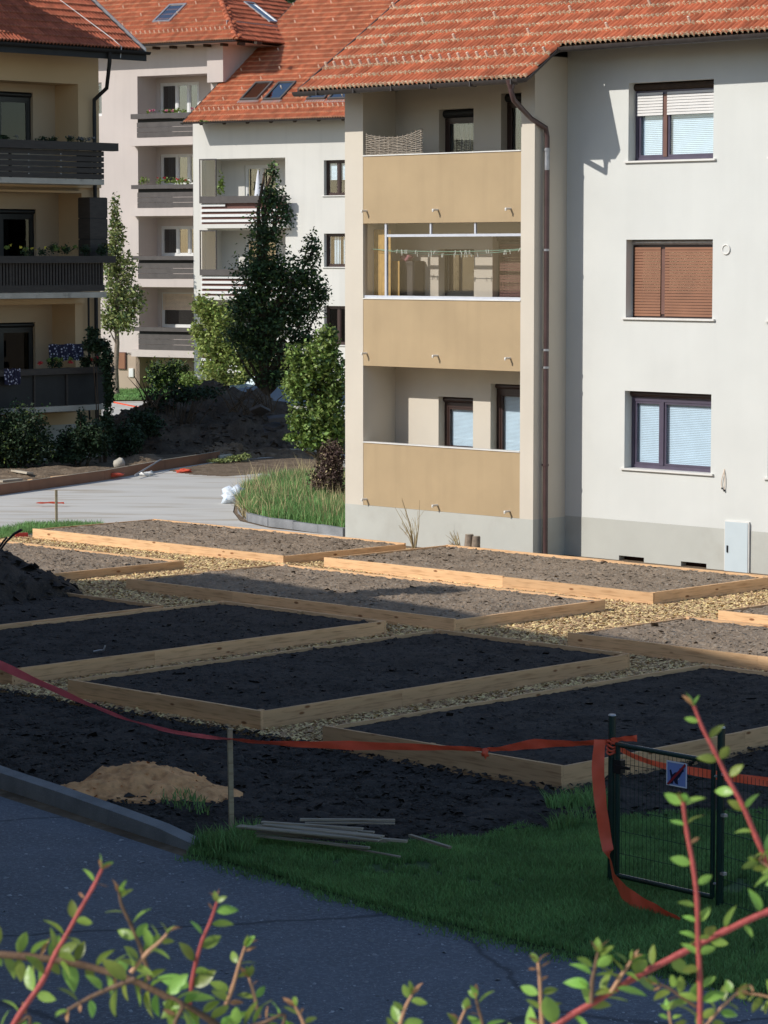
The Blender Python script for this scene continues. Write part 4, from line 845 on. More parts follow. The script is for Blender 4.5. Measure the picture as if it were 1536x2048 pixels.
dz_ = yE + .05 + 1.6 * math.tan(R(34)); d_ = MB().box(-7.2, -4.7, .3, 4.2, dz_ - .2, dz_ + 1.9).build('shade_dormer', M['yellow'], yb)  # out of view, added to throw shade across the visible tiles
MB().prism([(-7.4, .1, dz_ + 1.9), (-4.5, .1, dz_ + 1.9), (-5.95, .1, dz_ + 2.7)], (0, 4.6, 0)).build('shade_dormer_roof', M['tile_c'], d_)
# lightning wire along the verge
lw_ = root('lightning_wire', YB.w(.2, -1.3, yE), 'pale lightning conductor wire running down the roof of the yellow house', 'wire', rotz=YB.a)
T34 = math.tan(R(34)); wp = [(bx(236, -1.35, 100) - .2, -.15, -.18), (bx(240, -1.3, 80) - .2, -.06, .12)]
for yy, px in ((.2, 222), (1.5, 196), (3.0, 168), (5.0, 130)): wp.append((bx(240, -1.3, 80) - .2 - (yy * .28), yy + .02, .20 + yy * T34))
MB().tube(wp, .012, 5).build('wire', M['capw'], lw_)
# spotted cloths on the ground balcony
def cloth_thing(px0, px1, py0, py1, c, lab, name='spotted_cloth'):
    x0, x1 = YB.x(px0, c), YB.x(px1, c); z0, z1 = zat(c, px0, py1), zat(c, px0, py0); mb = MB(); n = 12; V = []; F = []
    for j in range(7):
        for i in range(n + 1): V.append(((x1 - x0) * i / n, .03 * math.sin(i * 1.9 + j * .3), (z1 - z0) * j / 6 + .01 * math.sin(i * 1.1)))
    for j in range(6):
        for i in range(n): F.append((j*(n+1)+i, j*(n+1)+i+1, (j+1)*(n+1)+i+1, (j+1)*(n+1)+i))
    V2 = [(a_, b_ + .012, c_) for a_, b_, c_ in V]; k = len(V)
    mb.add(V + V2, F + [tuple(q + k for q in f)[::-1] for f in F]); o = mb.build(name, M['spot'], None, YB.w(x0, c, z0), YB.a); tag(o, lab, 'cloth'); return o
cloth_thing(98, 165, 689, 722, -.55, 'blue and white spotted cloth hung behind the flowers of the lowest yellow balcony')
cloth_thing(8, 38, 738, 770, BY - .2, 'blue and white spotted cloth hanging over the rail of the lowest yellow balcony')
# ================================================================== THE PINK HOUSE
pk = root('apartment_house', PK, 'pale pink house with slate grey balconies behind the small street tree', 'house')
P = lambda px, py, c=0.0: PK.p(px, py, c)
LP = 1.25
x278, x422, x460 = PK.x(278), PK.x(424), PK.x(455)
Lpk = PK.x(130)
tops = [(150, 285), (290, 428), (434, 570), (576, 712)]
ops = [(x278, PK.x(424), PK.z(340, b), PK.z(340, t)) for t, b in tops]
pE = PK.z(340, 87, -.9)
wl_ = (PK.x(185), PK.x(207), PK.z(200, 232), PK.z(200, 165))
wall('facade_wall', M['pink'], Lpk, x460, PK.z(340, 705), pE + .6, 0, ops + [wl_], pk, LP)
window(pk, *wl_, .12, M['whiteframe'], (), mid=M['curtain'])
wall('plinth', M['pinkplinth'], Lpk, x278 - .002, -.06, PK.z(250, 705) - .002, .0, [], pk)
MB().box(x278, x460, .6, .8, -.06, PK.z(340, 712)).build('plinth', M['pinkplinth'], pk)
MB().box(x278 - .2, x278, .0, .8, -.06, PK.z(340, 705) - .003).build('plinth', M['pinkplinth'], pk)
for k, o_ in enumerate(ops):
    wz0, wz1 = PK.z(350, (168, 310, 453, 586)[k] + 60, LP), PK.z(350, (165, 308, 452, 585)[k], LP)
    a = (PK.x(322, LP), PK.x(400, LP), PK.z(350, (232, 372, 512, 655)[k], LP), wz1); b_ = (PK.x(402, LP), PK.x(424, LP), a[2], a[3])
    wall('loggia_wall', M['pink'], x278, x422, o_[2], o_[3], LP, [a], pk, .1)
    window(pk, *a, LP + .06, M['whiteframe'], (.42, .72) if k != 3 else (), glass='glassp', mid=M['curtain'] if k != 3 else None, roller=None if k != 3 else a[2] + (a[3] - a[2]) * .5, rollm=M['hook'], fw=.09)
    zf_ = PK.z(340, (291, 432, 574, 714)[k]); zt_ = PK.z(340, (275, 416, 558, 700)[k])
    MB().box(PK.x(272), x422, -.35, .0 - .003, zf_, zt_).build('balcony_slab', M['pink'], pk)
    MB().box(x278, x422, .0, LP, zf_, zt_ - .01).build('floor_slab', M['pink'], pk)
    r0, r1 = PK.z(340, (236, 377, 520, 663)[k], -.4), PK.z(340, (226, 369, 512, 655)[k], -.4)
    MB().box(PK.x(267, -.4), x422, -.50, -.30, r0, r1).build('flower_box', M['board_grey'], pk)
    pz = PK.z(340, (243, 384, 526, 668)[k], -.35)
    n = 3
    for i in range(n): MB().box(PK.x(276, -.35), x422, -.34, -.31, zt_ + .01 + (pz - zt_) * i / n, zt_ + (pz - zt_) * (i + 1) / n - .004).build('rail_board', M['board_grey'], pk)
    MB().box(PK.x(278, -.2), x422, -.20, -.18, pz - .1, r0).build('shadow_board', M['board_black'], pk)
# protruding column at the top right and side wall
MB().box(x422 + .001, x460 + .02, -.25, -.004, PK.z(440, 165), pE + .5).build('corner_pier', M['pink'], pk)
MB().box(x460, x460 + .02, .0, 14, -.06, pE + .9).build('end_wall', M['pink'], pk)
MB().box(Lpk, x460, 9.6, 9.7, -.06, pE + .5).box(Lpk, Lpk + .02, 0, 9.6, -.06, pE + .5).build('rear_wall', M['pink'], pk)
rx0 = PK.x(130); rx1 = PK.x(472, -.9, 84)
hx = lambda x, y_: x < rx1 - (y_ + .9) + .05
mb = MB(); dd = 5.6; zt_ = pE + dd * tan34
mb.add([(rx0, -.9, pE), (rx1, -.9, pE), (rx1 - dd, -.9 + dd, zt_), (rx0, -.9 + dd, zt_), (rx1, 10.3, pE), (rx1 - dd, 10.3 - dd, zt_), (rx0, 10.3, pE)], [(0,1,2,3), (1,4,5,2), (4,6,3,5), (0,3,6)][:3]); mb.build('roof', M['soffit'], pk)
mb = MB(); mb.add([(rx0, -.88, pE - .06), (rx1 - .02, -.88, pE - .06), (rx1 - .02, 10.2, pE - .06), (rx0, 10.2, pE - .06)], [(0,1,2,3)]); mb.build('soffit', M['pink'], pk)
tiles(pk, PK, M['tile_b'], rx0, rx1 + .1, -.93, pE + .02, 34, 17, hx, 300, hooks=2, seed=9)
bs = Matrix.Translation((rx1 + .02, -.9, 0)) @ Matrix.Rotation(math.pi / 2, 4, 'Z')
tiles(pk, PK, M['tile_c'], 0, 11, -.02, pE + .02, 34, 17, lambda x, y_: x > y_ + .02 and x < 11.2 - y_, 300, basis=bs, amp=.036, seed=10)
def ridge(parent, a, b, m, rr=.10, l=.36, name='ridge_tile'):
    a, b = Vector(a), Vector(b); n = max(1, int((b - a).length / l)); me = None; d = (b - a).normalized()
    q = d.to_track_quat('Y', 'Z')
    for i in range(n):
        if me is None:
            mb = MB(); N8 = 7; V = [(math.cos(math.pi * k / (N8 - 1)) * rr * s, yy, math.sin(math.pi * k / (N8 - 1)) * rr * s - .02) for yy, s in ((0, 1.0), (l * 1.02, .86)) for k in range(N8)]
            mb.add(V, [(k, k + 1, N8 + k + 1, N8 + k) for k in range(N8 - 1)] + [tuple(range(N8))], True); o = mb.build(name, m, parent); me = o.data
        else: o = obj(name, me, parent)
        o.location = a + d * (i * l); o.rotation_mode = 'QUATERNION'; o.rotation_quaternion = q
ridge(pk, (rx1, -.9, pE + .06), (rx1 - dd, -.9 + dd, zt_ + .06), M['tile_b'], .13)
gutter([(rx0, -1.0, pE - .0), (rx1 + .05, -1.0, pE - .0)], M['gutter'], pk, .07)
for i in range(7): x = PK.x(300 + i * 34, -.8, 90); MB().box(x, x + .14, -.66, -.3, pE - .17, pE - .065).build('rafter_tail', M['soffit'], pk)
def skylight(parent, x0, x1, y0, y1, yr, zr, deg=34, basis=None, gm='glass', under=True, lab=None):
    tn = math.tan(R(deg)); L_ = (y1 - y0) / math.cos(R(deg)); T = (basis or Matrix()) @ Matrix.Translation((x0, y0, zr + (y0 - yr) * tn + .06)) @ Matrix.Rotation(R(deg), 4, 'X'); W_ = x1 - x0
    f = MB().box(0, .08, 0, L_, 0, .09).box(W_ - .08, W_, 0, L_, 0, .09).box(.08, W_ - .08, 0, .08, 0, .09).box(.08, W_ - .08, L_ - .08, L_, 0, .09).build('skylight', M['zinc'] if gm != 'glassd' else M['board_grey'], parent); f.matrix_local = T
    MB().box(.08, W_ - .08, .08, L_ - .08, .05, .06).build('pane', M['glasss'], f)
    MB().box(.07, W_ - .07, .07, L_ - .07, .012, .02).build('blind', M['sky_blue'] if gm == 'glass' else M['board_grey'], f)  # no real blind: tinted sheet imitates the reflection in the pane
    MB().box(-.06, W_ + .06, -.16, -.002, .005, .02).build('flashing', M['zinc'], f)
def onroof(fr, px, py, y0, z0, deg=34):      # pixel on the roof plane -> local x,y
    r = ray(px, py); o = fr.l(0, 0); d = (r[0] * fr.X[0] + r[1] * fr.X[1], r[0] * fr.Y[0] + r[1] * fr.Y[1], r[2]); tn = math.tan(R(deg))
    t = (z0 + (o[1] - y0) * tn - H) / (d[2] - d[1] * tn); return o[0] + d[0] * t, o[1] + d[1] * t
q0_ = onroof(PK, 305, 50, -.9, pE); q1_ = onroof(PK, 365, 13, -.9, pE); q2_ = onroof(PK, 341, 47, -.9, pE)
skylight(pk, q0_[0], q2_[0], q0_[1], q1_[1], -.9, pE)
skylight(pk, 4.2, 4.9, 1.4, 2.7, -.02, pE, basis=bs)
mt = root('meter_box', PK.w(PK.x(236), -.08, PK.z(240, 738)), 'reddish meter box low on the pink wall beside the street tree', 'meter box', rotz=PK.a); MB().box(0, .42, 0, .075, 0, .7).build('body', M['shutterr'], mt); MB().box(.03, .39, -.01, -.001, .03, .67).build('door', M['shutterb'], mt)
mt = root('meter_box', PK.w(PK.x(258), -.06, PK.z(262, 754)), 'small white meter box low on the pink wall left of the corner', 'meter box', rotz=PK.a); MB().box(0, .24, 0, .055, 0, .36).build('body', M['capw'], mt); MB().box(.02, .22, -.008, -.001, .02, .34).build('door', M['whiteframe'], mt)
# ================================================================== THE PALE HOUSE WITH THE BIG ROOF
md = root('apartment_house', MD, 'pale house with a large orange tiled roof and white striped balconies', 'house')
LM = 1.3; mE = MD.z(540, 240, -.9); xR = 14.0
mx = lambda px, c=0., py=500: MD.x(px, c, py); mz = lambda px, py, c=0.: MD.z(px, py, c)
mops = [(mx(404), mx(571), mz(480, 455), mz(480, 317)), (mx(404), mx(571), mz(480, 600), mz(480, 460)), (mx(404), mx(571), mz(480, 745), mz(480, 604))]
mw = [(mx(648), mx(693), mz(670, 391), mz(670, 320)), (mx(648), mx(693), mz(670, 534), mz(670, 467)), (mx(648), mx(693), mz(670, 690), mz(670, 612))]
wall('facade_wall', M['offwhite'], 0, xR, .6, mE + .45, 0, mops + mw, md, .24)
MB().box(0, xR, -.003, .2, -.06, .6).build('plinth', M['pinkplinth'], md)
MB().box(0, .02, .0, 12, -.06, mE + .4).box(xR, xR + .02, 0, 12, -.06, mE + .4).box(0, xR, 12, 12.1, -.06, mE + .4).build('end_wall', M['offwhite'], md)
for k, a in enumerate(mops):
    b_ = (mx(490, LM), mx(556, LM), a[2] + .2, mz(520, (330, 475, 620)[k], LM))
    wall('loggia_wall', M['offwhite'], a[0], a[1], a[2], a[3], LM, [b_], md, .1)
    MB().box(a[0], a[0] + .02, .24, LM, a[2], a[3]).box(a[1] - .02, a[1], .24, LM, a[2], a[3]).box(a[0], a[1], .24, LM, a[3] - .02, a[3]).build('loggia_wall', M['offwhite'], md)
    MB().box(a[0] + .02, a[1] - .02, .0, LM, a[2] - .0, a[2] + .18).build('floor_slab', M['offwhite'], md)
    window(md, *b_, LM + .04, M['whiteframe'], (.5,), glass='glassp', mid=M['curtain'], fw=.1)
    z1 = mz(480, (392, 539, 684)[k], -.4); z0 = mz(480, (406, 551, 697)[k], -.4); zb_ = mz(480, (448, 592, 738)[k], -.4)
    xr_ = mx(572, -.4); xl_ = mx(402, -.4)
    MB().box(xl_, xr_, -.5, -.36, z0, z1).build('flower_box', M['board_grey'], md)
    MB().box(xl_, xr_, -.42, -.0 - .003, zb_ - .16, zb_).build('balcony_slab', M['offwhite'], md)
    n = 4; h = (z0 - zb_) / n
    for i in range(n): MB().box(xl_, xr_ if i < 3 or k else xl_ + 1.2, -.42, -.39, zb_ + h * i + h * .40, zb_ + h * (i + 1) - .02).build('white_rail_board', M['whiteframe'], md)
    MB().box(xl_, xr_, -.34, -.33, zb_, z0).build('backing_panel', M['shutterr'], md)
    # glass wind screen at the left end
    g_ = MB().box(mx(404, -.2), mx(404, -.2) + .04, -.36, -.32, z1, a[3] + .0).box(mx(436, -.2), mx(436, -.2) + .04, -.36, -.32, z1, a[3]).box(mx(404, -.2), mx(436, -.2), -.36, -.33, a[3] - .05, a[3]).build('wind_screen', M['gutter'], md)
    MB().box(mx(404, -.2) + .04, mx(436, -.2), -.35, -.345, z1, a[3] - .05).build('pane', M['glassc'], g_)
for k, a in enumerate(mw):
    window(md, *a, .18, M['brownframe'], (.55,) if k != 1 else (), blind=.05 if k == 0 else None, blind_z=a[2] + .6, mid=M['blind'] if k == 1 else None, glass='glassd' if k == 2 else 'glass', sill=(-.06, M['capw']), fw=.08)
XLm = MD.x(367, -.9, 244); rlen = 11.5
slab('roof', M['soffit'], md, XLm, xR + .5, -.88, mE - .005, rlen, 34, .05)
MB().add([(XLm, rlen, mE + 12.4 * tan34), (xR + .5, rlen, mE + 12.4 * tan34), (xR + .5, 22, mE), (XLm, 22, mE)], [(0,1,2,3)]).build('roof', M['tile_b'], md)
ylim = onroof(MD, 600, 12, -.9, mE)[1]
rows_m = int((ylim + .9) / math.cos(R(34)) ** -0 / (TE * math.cos(R(34))))
tiles(md, MD, M['tile_b'], XLm, xR + .4, -.92, mE, 34, 40, lambda x, y_: y_ < 11.3, 300, hooks=2, seed=12)
ridge(md, (XLm + 3, 11.5, mE + 12.4 * tan34 + .05), (xR, 11.5, mE + 12.4 * tan34 + .05), M['hook'], .14)
vb = MB(); vb.prism([(XLm - .03, -.94, mE - .09), (XLm - .03, -.94, mE + .055), (XLm - .03, 11.4, mE + .055 + 12.34 * tan34), (XLm - .03, 11.4, mE - .09 + 12.34 * tan34)], (.03, 0, 0)); vb.build('verge_flashing', M['gutter'], md)
gutter([(XLm - .05, -1.0, mE), (xR + .4, -1.0, mE)], M['gutter'], md, .06)
for i in range(9): x = .8 + i * 1.12; MB().prism([(x, -.72, mE - .055 + .1), (x, 0, mE - .055 + .8 * tan34), (x, 0, mE - .22 + .8 * tan34), (x, -.6, mE - .10)], (.12, 0, 0)).build('rafter_tail', M['soffit'], md)
for (pa, pb, pt, pbm) in ((480, 528, 170, 205), (526, 572, 168, 205), (613, 655, 178, 204), (655, 700, 178, 204)):
    A_ = onroof(MD, pa, pbm, -.9, mE); B_ = onroof(MD, pb, pbm, -.9, mE); T_ = onroof(MD, pa + 20, pt, -.9, mE); skylight(md, A_[0], A_[0] + .86, A_[1], A_[1] + 1.1, -.9, mE, gm='glassd')
# balcony furniture on the pale house
um = root('folded_parasol', MD.w(mx(517, .3), .3, mops[0][2] + .18), 'folded white parasol standing on the upper striped balcony', 'parasol'); hz_ = mz(517, 338, .3) - mops[0][2] - .18
MB().tube([(0, 0, 0), (0, 0, hz_)], .02, 6).build('pole', M['zinc'], um); MB().tube([(0, 0, .75), (0, 0, 1.0), (0, 0, hz_ - .3), (0, 0, hz_)], [.16, .17, .07, .01], 9).build('canopy', M['signwhite'], um)
chz = mops[0][2] + .18
chr_ = root('garden_chair', MD.w(mx(462, .6), .6, chz), 'white plastic garden chair on the upper striped balcony', 'chair', rotz=MD.a)
MB().box(-.25, .25, -.25, .25, .42, .46).build('seat', M['whiteframe'], chr_); MB().box(-.25, .25, .22, .26, .46, 1.02).build('backrest', M['whiteframe'], chr_)
for sx_ in (-1, 1):
    for sy_ in (-1, 1): MB().box(sx_ * .22 - .02, sx_ * .22 + .02, sy_ * .22 - .02, sy_ * .22 + .02, 0, .42).build('leg', M['whiteframe'], chr_)
# ================================================================== PLANTS
def leafcloud(name, m, clusters, parent, n, size, aspect=1.7, shell=.55, droop=0.0, origin=(0, 0, 0)):
    """clusters: (centre xyz, radii xyz); leaves are small folded faces spread mostly near the clump surfaces"""
    wts = np.array([c[1][0] * c[1][1] * c[1][2] for c in clusters]) ** .7; wts /= wts.sum(); k = rng.choice(len(clusters), n, p=wts)
    cc = np.array([c[0] for c in clusters])[k]; rr = np.array([c[1] for c in clusters])[k]
    d = rng.normal(size=(n, 3)); d /= np.linalg.norm(d, axis=1)[:, None]; rad = (shell + (1 - shell) * rng.random(n)) ** .8 * (1 + rng.normal(0, .13, n))
    sub = 1 + .30 * np.sin(d[:, 0] * 7 + k) * np.sin(d[:, 2] * 6 + 2 * k) * np.sin(d[:, 1] * 5)
    P = cc + d * rr * (rad * sub)[:, None] - np.array(origin)
    bv = [(-.5, 0, 0), (0, -.5 / aspect, .09), (.5, 0, -.04), (0, .5 / aspect, .09)]; bf = [(0, 1, 2), (0, 2, 3)]
    V, F = inst(bv, bf, P, rotm(rng.uniform(0, 6.3, n), rng.normal(.3 * droop, .6, n), rng.uniform(-1.3, 1.3, n)), size * rng.uniform(.65, 1.35, n))
    o = npmesh(name, V, F, m, parent); o['kind'] = 'stuff'; return o
def tree(name, base, label, cat, clusters, trunk_r, leafm, barkm, n, size, group=None, top=None, extra=None, limbs=True, shell=.45):
    b = Vector((base[0], base[1], 0)); r = root(name, b, label, cat, group)
    cl = [((c[0][0] - b.x, c[0][1] - b.y, c[0][2]), c[1]) for c in clusters]
    zt = top or max(c[0][2] for c in cl); low = min(c[0][2] - c[1][2] for c in cl)
    pts = [(random.gauss(0, .02) * i, random.gauss(0, .02) * i, zt * i / 7 - .1 * (i == 0)) for i in range(8)]
    MB().tube(pts, [trunk_r * (1.25 - i / 7 * 1.05) for i in range(8)], 8).build('trunk', barkm, r)
    if limbs:
        for c in cl:
            for q in range(3):
                e = Vector(c[0]) + Vector((random.uniform(-.6, .6) * c[1][0], random.uniform(-.6, .6) * c[1][1], random.uniform(-.2, .6) * c[1][2])); s_z = max(low * .8, e.z - math.hypot(e.x, e.y) * 1.3 - .4); s_ = Vector((0, 0, max(.3, s_z)))
                m_ = s_.lerp(e, .5) + Vector((0, 0, -.08 * (e - s_).length)); MB().tube([s_, m_, e], [trunk_r * .4, trunk_r * .25, trunk_r * .07], 5).build('branch', barkm, r)
    leafcloud('crown', leafm, cl, r, n, size, shell=shell)
    if extra: leafcloud('crown', extra[0], cl, r, extra[1], size)
    return r
def C_(px, py, Y, rx, rz, ry=None): q = AT(px, py, Y); s = Y / FPX; return ((q.x, q.y, q.z), (rx * s, (ry or rx) * s, rz * s))
Y = 113.0; g = AT(233, 780, Y)
tree('street_tree', (g.x, Y), 'slender young street tree with light airy foliage right of the yellow house', 'tree',
     [C_(230, 425, Y, 12, 40), C_(232, 480, Y, 20, 45), C_(222, 530, Y, 22, 40), C_(250, 540, Y, 24, 40), C_(228, 590, Y, 26, 40), C_(262, 600, Y, 28, 36), C_(245, 640, Y, 34, 28), C_(215, 640, Y, 20, 26)], .10, M['leaf_light'], M['bark_pale'], 4200, .15, extra=(M['leaf_dark'], 900), shell=.25)
Y = 88.0; g = AT(528, 850, Y)
tree('dark_tree', (g.x, Y), 'tall dark columnar tree in the middle standing behind the big earth mound', 'tree',
     [C_(546, 345, Y, 14, 26), C_(544, 400, Y, 30, 45), C_(530, 470, Y, 40, 55), C_(570, 430, Y, 20, 40), C_(520, 540, Y, 58, 50), C_(505, 600, Y, 52, 48), C_(560, 560, Y, 55, 60), C_(540, 650, Y, 75, 55), C_(480, 620, Y, 28, 34), C_(600, 620, Y, 48, 45), C_(530, 705, Y, 68, 34), C_(545, 755, Y, 52, 24), C_(480, 670, Y, 36, 30), C_(610, 680, Y, 36, 26), C_(625, 500, Y, 22, 42), C_(640, 590, Y, 26, 40), C_(612, 560, Y, 34, 60)], .16, M['leaf_dark'], M['bark'], 14500, .125, extra=(M['leaf_mid'], 1800), shell=.1)
Y = 101.0; g = AT(440, 800, Y)
tree('yellow_green_tree', (g.x, Y), 'small yellow green tree glowing in the sun left of the dark tree', 'tree',
     [C_(410, 620, Y, 24, 30), C_(440, 640, Y, 36, 38), C_(420, 690, Y, 34, 34), C_(470, 700, Y, 46, 40), C_(430, 740, Y, 38, 30), C_(500, 735, Y, 36, 34), C_(395, 660, Y, 16, 18), C_(460, 770, Y, 40, 22), C_(530, 750, Y, 34, 24), C_(565, 740, Y, 28, 26), C_(400, 610, Y, 18, 20)], .07, M['leaf_yel'], M['bark'], 7500, .14, extra=(M['leaf_mid'], 1500), shell=.3)
Y = 70.0; g = AT(640, 930, Y)
tree('leafy_shrub', (g.x, Y), 'tall bright green leafy shrub hugging the left corner of the tall house', 'shrub',
     [C_(655, 690, Y, 26, 40), C_(630, 730, Y, 36, 50), C_(665, 760, Y, 34, 60), C_(600, 770, Y, 38, 40), C_(645, 830, Y, 46, 50), C_(600, 840, Y, 28, 28), C_(625, 880, Y, 40, 22), C_(670, 870, Y, 28, 40), C_(590, 715, Y, 22, 26), C_(585, 875, Y, 18, 8)], .06, M['leaf_mid'], M['bark'], 8500, .12, extra=(M['leaf_dark'], 1300), shell=.3)
Y = 63.5
def bush(name, label, cat, cl, m, n, size, group=None, extra=None, barkm='bark', sticks=8):
    b = Vector((sum(c[0][0] for c in cl) / len(cl), sum(c[0][1] for c in cl) / len(cl), 0)); r = root(name, b, label, cat, group)
    c2 = [((c[0][0] - b.x, c[0][1] - b.y, c[0][2]), c[1]) for c in cl]
    mb = MB()
    for i in range(sticks):
        c = random.choice(c2); e = Vector(c[0]) + Vector((random.uniform(-1, 1) * c[1][0], random.uniform(-.5, .5) * c[1][1], random.uniform(0, .9) * c[1][2])); mb.tube([(e.x * .3, e.y * .3, -.05), (e.x * .6, e.y * .6, e.z * .5), e], [.022, .015, .005], 5)
    mb.build('stems', M[barkm], r); leafcloud('foliage', m, c2, r, n, size, shell=.3)
    if extra: leafcloud('foliage', extra[0], c2, r, extra[1], size)
    return r
bush('brown_hedge_bush', 'dense purple brown twiggy bush at the left corner of the tall house', 'bush', [C_(665, 920, Y, 26, 40), C_(655, 965, Y, 36, 40), C_(672, 1000, Y, 22, 36), C_(640, 985, Y, 20, 26)], M['leaf_brown'], 9000, .065, extra=(M['straw'], 700), sticks=40)
Y = 74.5
bush('garden_bush', 'rounded dark green bush in front of the yellow house at the left edge', 'bush', [C_(40, 860, Y, 60, 52), C_(-20, 880, Y, 60, 60), C_(80, 900, Y, 40, 34), C_(20, 905, Y, 60, 30)], M['leaf_deep'], 9000, .10, extra=(M['leaf_mid'], 250))
bush('garden_bush', 'low dark shrubbery below the orange wall under the lowest yellow balcony', 'bush', [C_(150, 890, 75.4, 40, 36), C_(190, 880, 75.4, 26, 40), C_(130, 915, 75, 30, 12), C_(163, 850, 75.6, 12, 30)], M['leaf_deep'], 6500, .09)
bush('ivy', 'dark climbing ivy up the right corner of the yellow house', 'climber', [C_(214, 860, 76.8, 16, 50), C_(218, 780, 76.8, 12, 50), C_(212, 720, 76.8, 14, 40), C_(190, 690, 76.8, 26, 16), C_(186, 665, 76.8, 14, 12)], M['leaf_deep'], 3800, .10)
bush('garden_bush', 'dark shrubbery at the foot of the big mound right of the ivy', 'bush', [C_(250, 880, 79, 40, 34), C_(290, 850, 80, 40, 26)], M['leaf_deep'], 3500, .10)
Y = 115.5
bush('bush', 'dull green broom bush against the pink ground floor', 'bush', [C_(315, 750, Y, 26, 28), C_(350, 745, Y, 30, 26), C_(330, 765, Y, 30, 14)], M['leaf_deep'], 2600, .14, extra=(M['leaf_mid'], 600))
bush('bush', 'brighter small bush at the right end of the pink ground floor', 'bush', [C_(378, 765, 113, 22, 20), C_(400, 775, 113, 22, 16)], M['leaf_mid'], 1500, .13)
bush('mound_weeds', 'weeds and thin saplings growing on the left shoulder of the big dark mound', 'weeds', [C_(310, 800, 82, 30, 26), C_(360, 790, 82, 40, 22), C_(410, 785, 82, 40, 14), C_(280, 830, 81, 30, 12), C_(352, 770, 82, 8, 18)], M['leaf_deep'], 1500, .11, sticks=30)
bush('mound_weeds', 'small light green weed clump on the kerb board by the light road', 'weeds', [C_(470, 917, 76.6, 28, 6, 18), C_(440, 921, 76.2, 26, 4, 18), C_(490, 912, 76.8, 14, 6)], M['leaf_light'], 1300, .055)
# flowers in balcony boxes
def flowers(fr, px0, px1, py, c, lab, ms, n, hgt=.22, group='planted balcony boxes', size=.06, dens=None):
    x0, x1 = fr.x(px0, c, py), fr.x(px1, c, py); z = fr.z((px0 + px1) / 2, py, c); o = fr.w(x0, c, z); r = root('box_plants', o, lab, 'plants', group, fr.a); L_ = x1 - x0
    for k, (m, fr_) in enumerate(ms):
        nn = int(n * fr_); cl = [((random.uniform(0, L_), random.uniform(-.05, .05), random.uniform(.3, .8) * hgt), (.10 + L_ * .03, .09, hgt * random.uniform(.4, .8))) for _ in range(max(3, int(L_ * 3)))] if k == 0 else [((random.uniform(0, L_), random.uniform(-.08, .05), random.uniform(.6, 1.1) * hgt), (.07, .06, .05)) for _ in range(max(2, int(L_ * 2)))]
        leafcloud('foliage' if k == 0 else 'blossoms', M[m], cl, r, nn, size, aspect=1.3, shell=.1)
fy = BY - .02
flowers(YB, -20, 190, 284, fy, 'straggly dark plants and pots along the top yellow balcony', [('leaf_deep', 1), ('curtain', .2)], 700, .14)
flowers(YB, -20, 215, 512, fy, 'leafy green plants with a few yellow blooms along the middle yellow balcony', [('leaf_deep', 1), ('leaf_mid', .35), ('flowery', .03)], 1100, .28)
flowers(YB, 50, 205, 737, fy, 'green plants and red blooms along the lowest yellow balcony', [('leaf_deep', 1), ('leaf_mid', .3), ('flower', .2)], 1100, .26)
flowers(PK, 285, 405, 227, -.4, 'pink geraniums on the top slate grey balcony of the pink house', [('leaf_mid', 1), ('flowerp', .5)], 260, .16, size=.08)
flowers(PK, 285, 408, 370, -.4, 'green plants with small red blooms on the second slate grey balcony', [('leaf_mid', 1), ('flower', .12)], 420, .28, size=.08)
flowers(MD, 430, 445, 388, .1, 'potted green plant at the left end of the upper striped balcony', [('leaf_mid', 1)], 200, .7, size=.10)
flowers(MD, 395, 420, 247, -.92, 'tuft of weeds growing in the gutter of the big orange roof', [('leaf_mid', 1)], 160, .12, size=.07)
# far trees behind the roofs
for i, (px, py) in enumerate(((640, -60), (800, -80), (500, -90), (960, -120), (330, -130))):
    Y = 175.0; g = AT(px, 600, Y); tree('far_tree', (g.x, Y), ['dark wooded tree top just showing over the ridge of the big orange roof', 'tree hidden behind the ridge of the tall house', 'tree behind the chimney side of the pink roof', 'second tree hidden behind the ridge of the tall house', 'tree hidden behind the pink roof'][i], 'tree', [C_(px, py + 60, Y, 90, 100), C_(px + 60, py + 100, Y, 80, 90), C_(px - 70, py + 110, Y, 80, 90)], .3, M['leaf_dark'], M['bark'], 5000, .35, limbs=False)
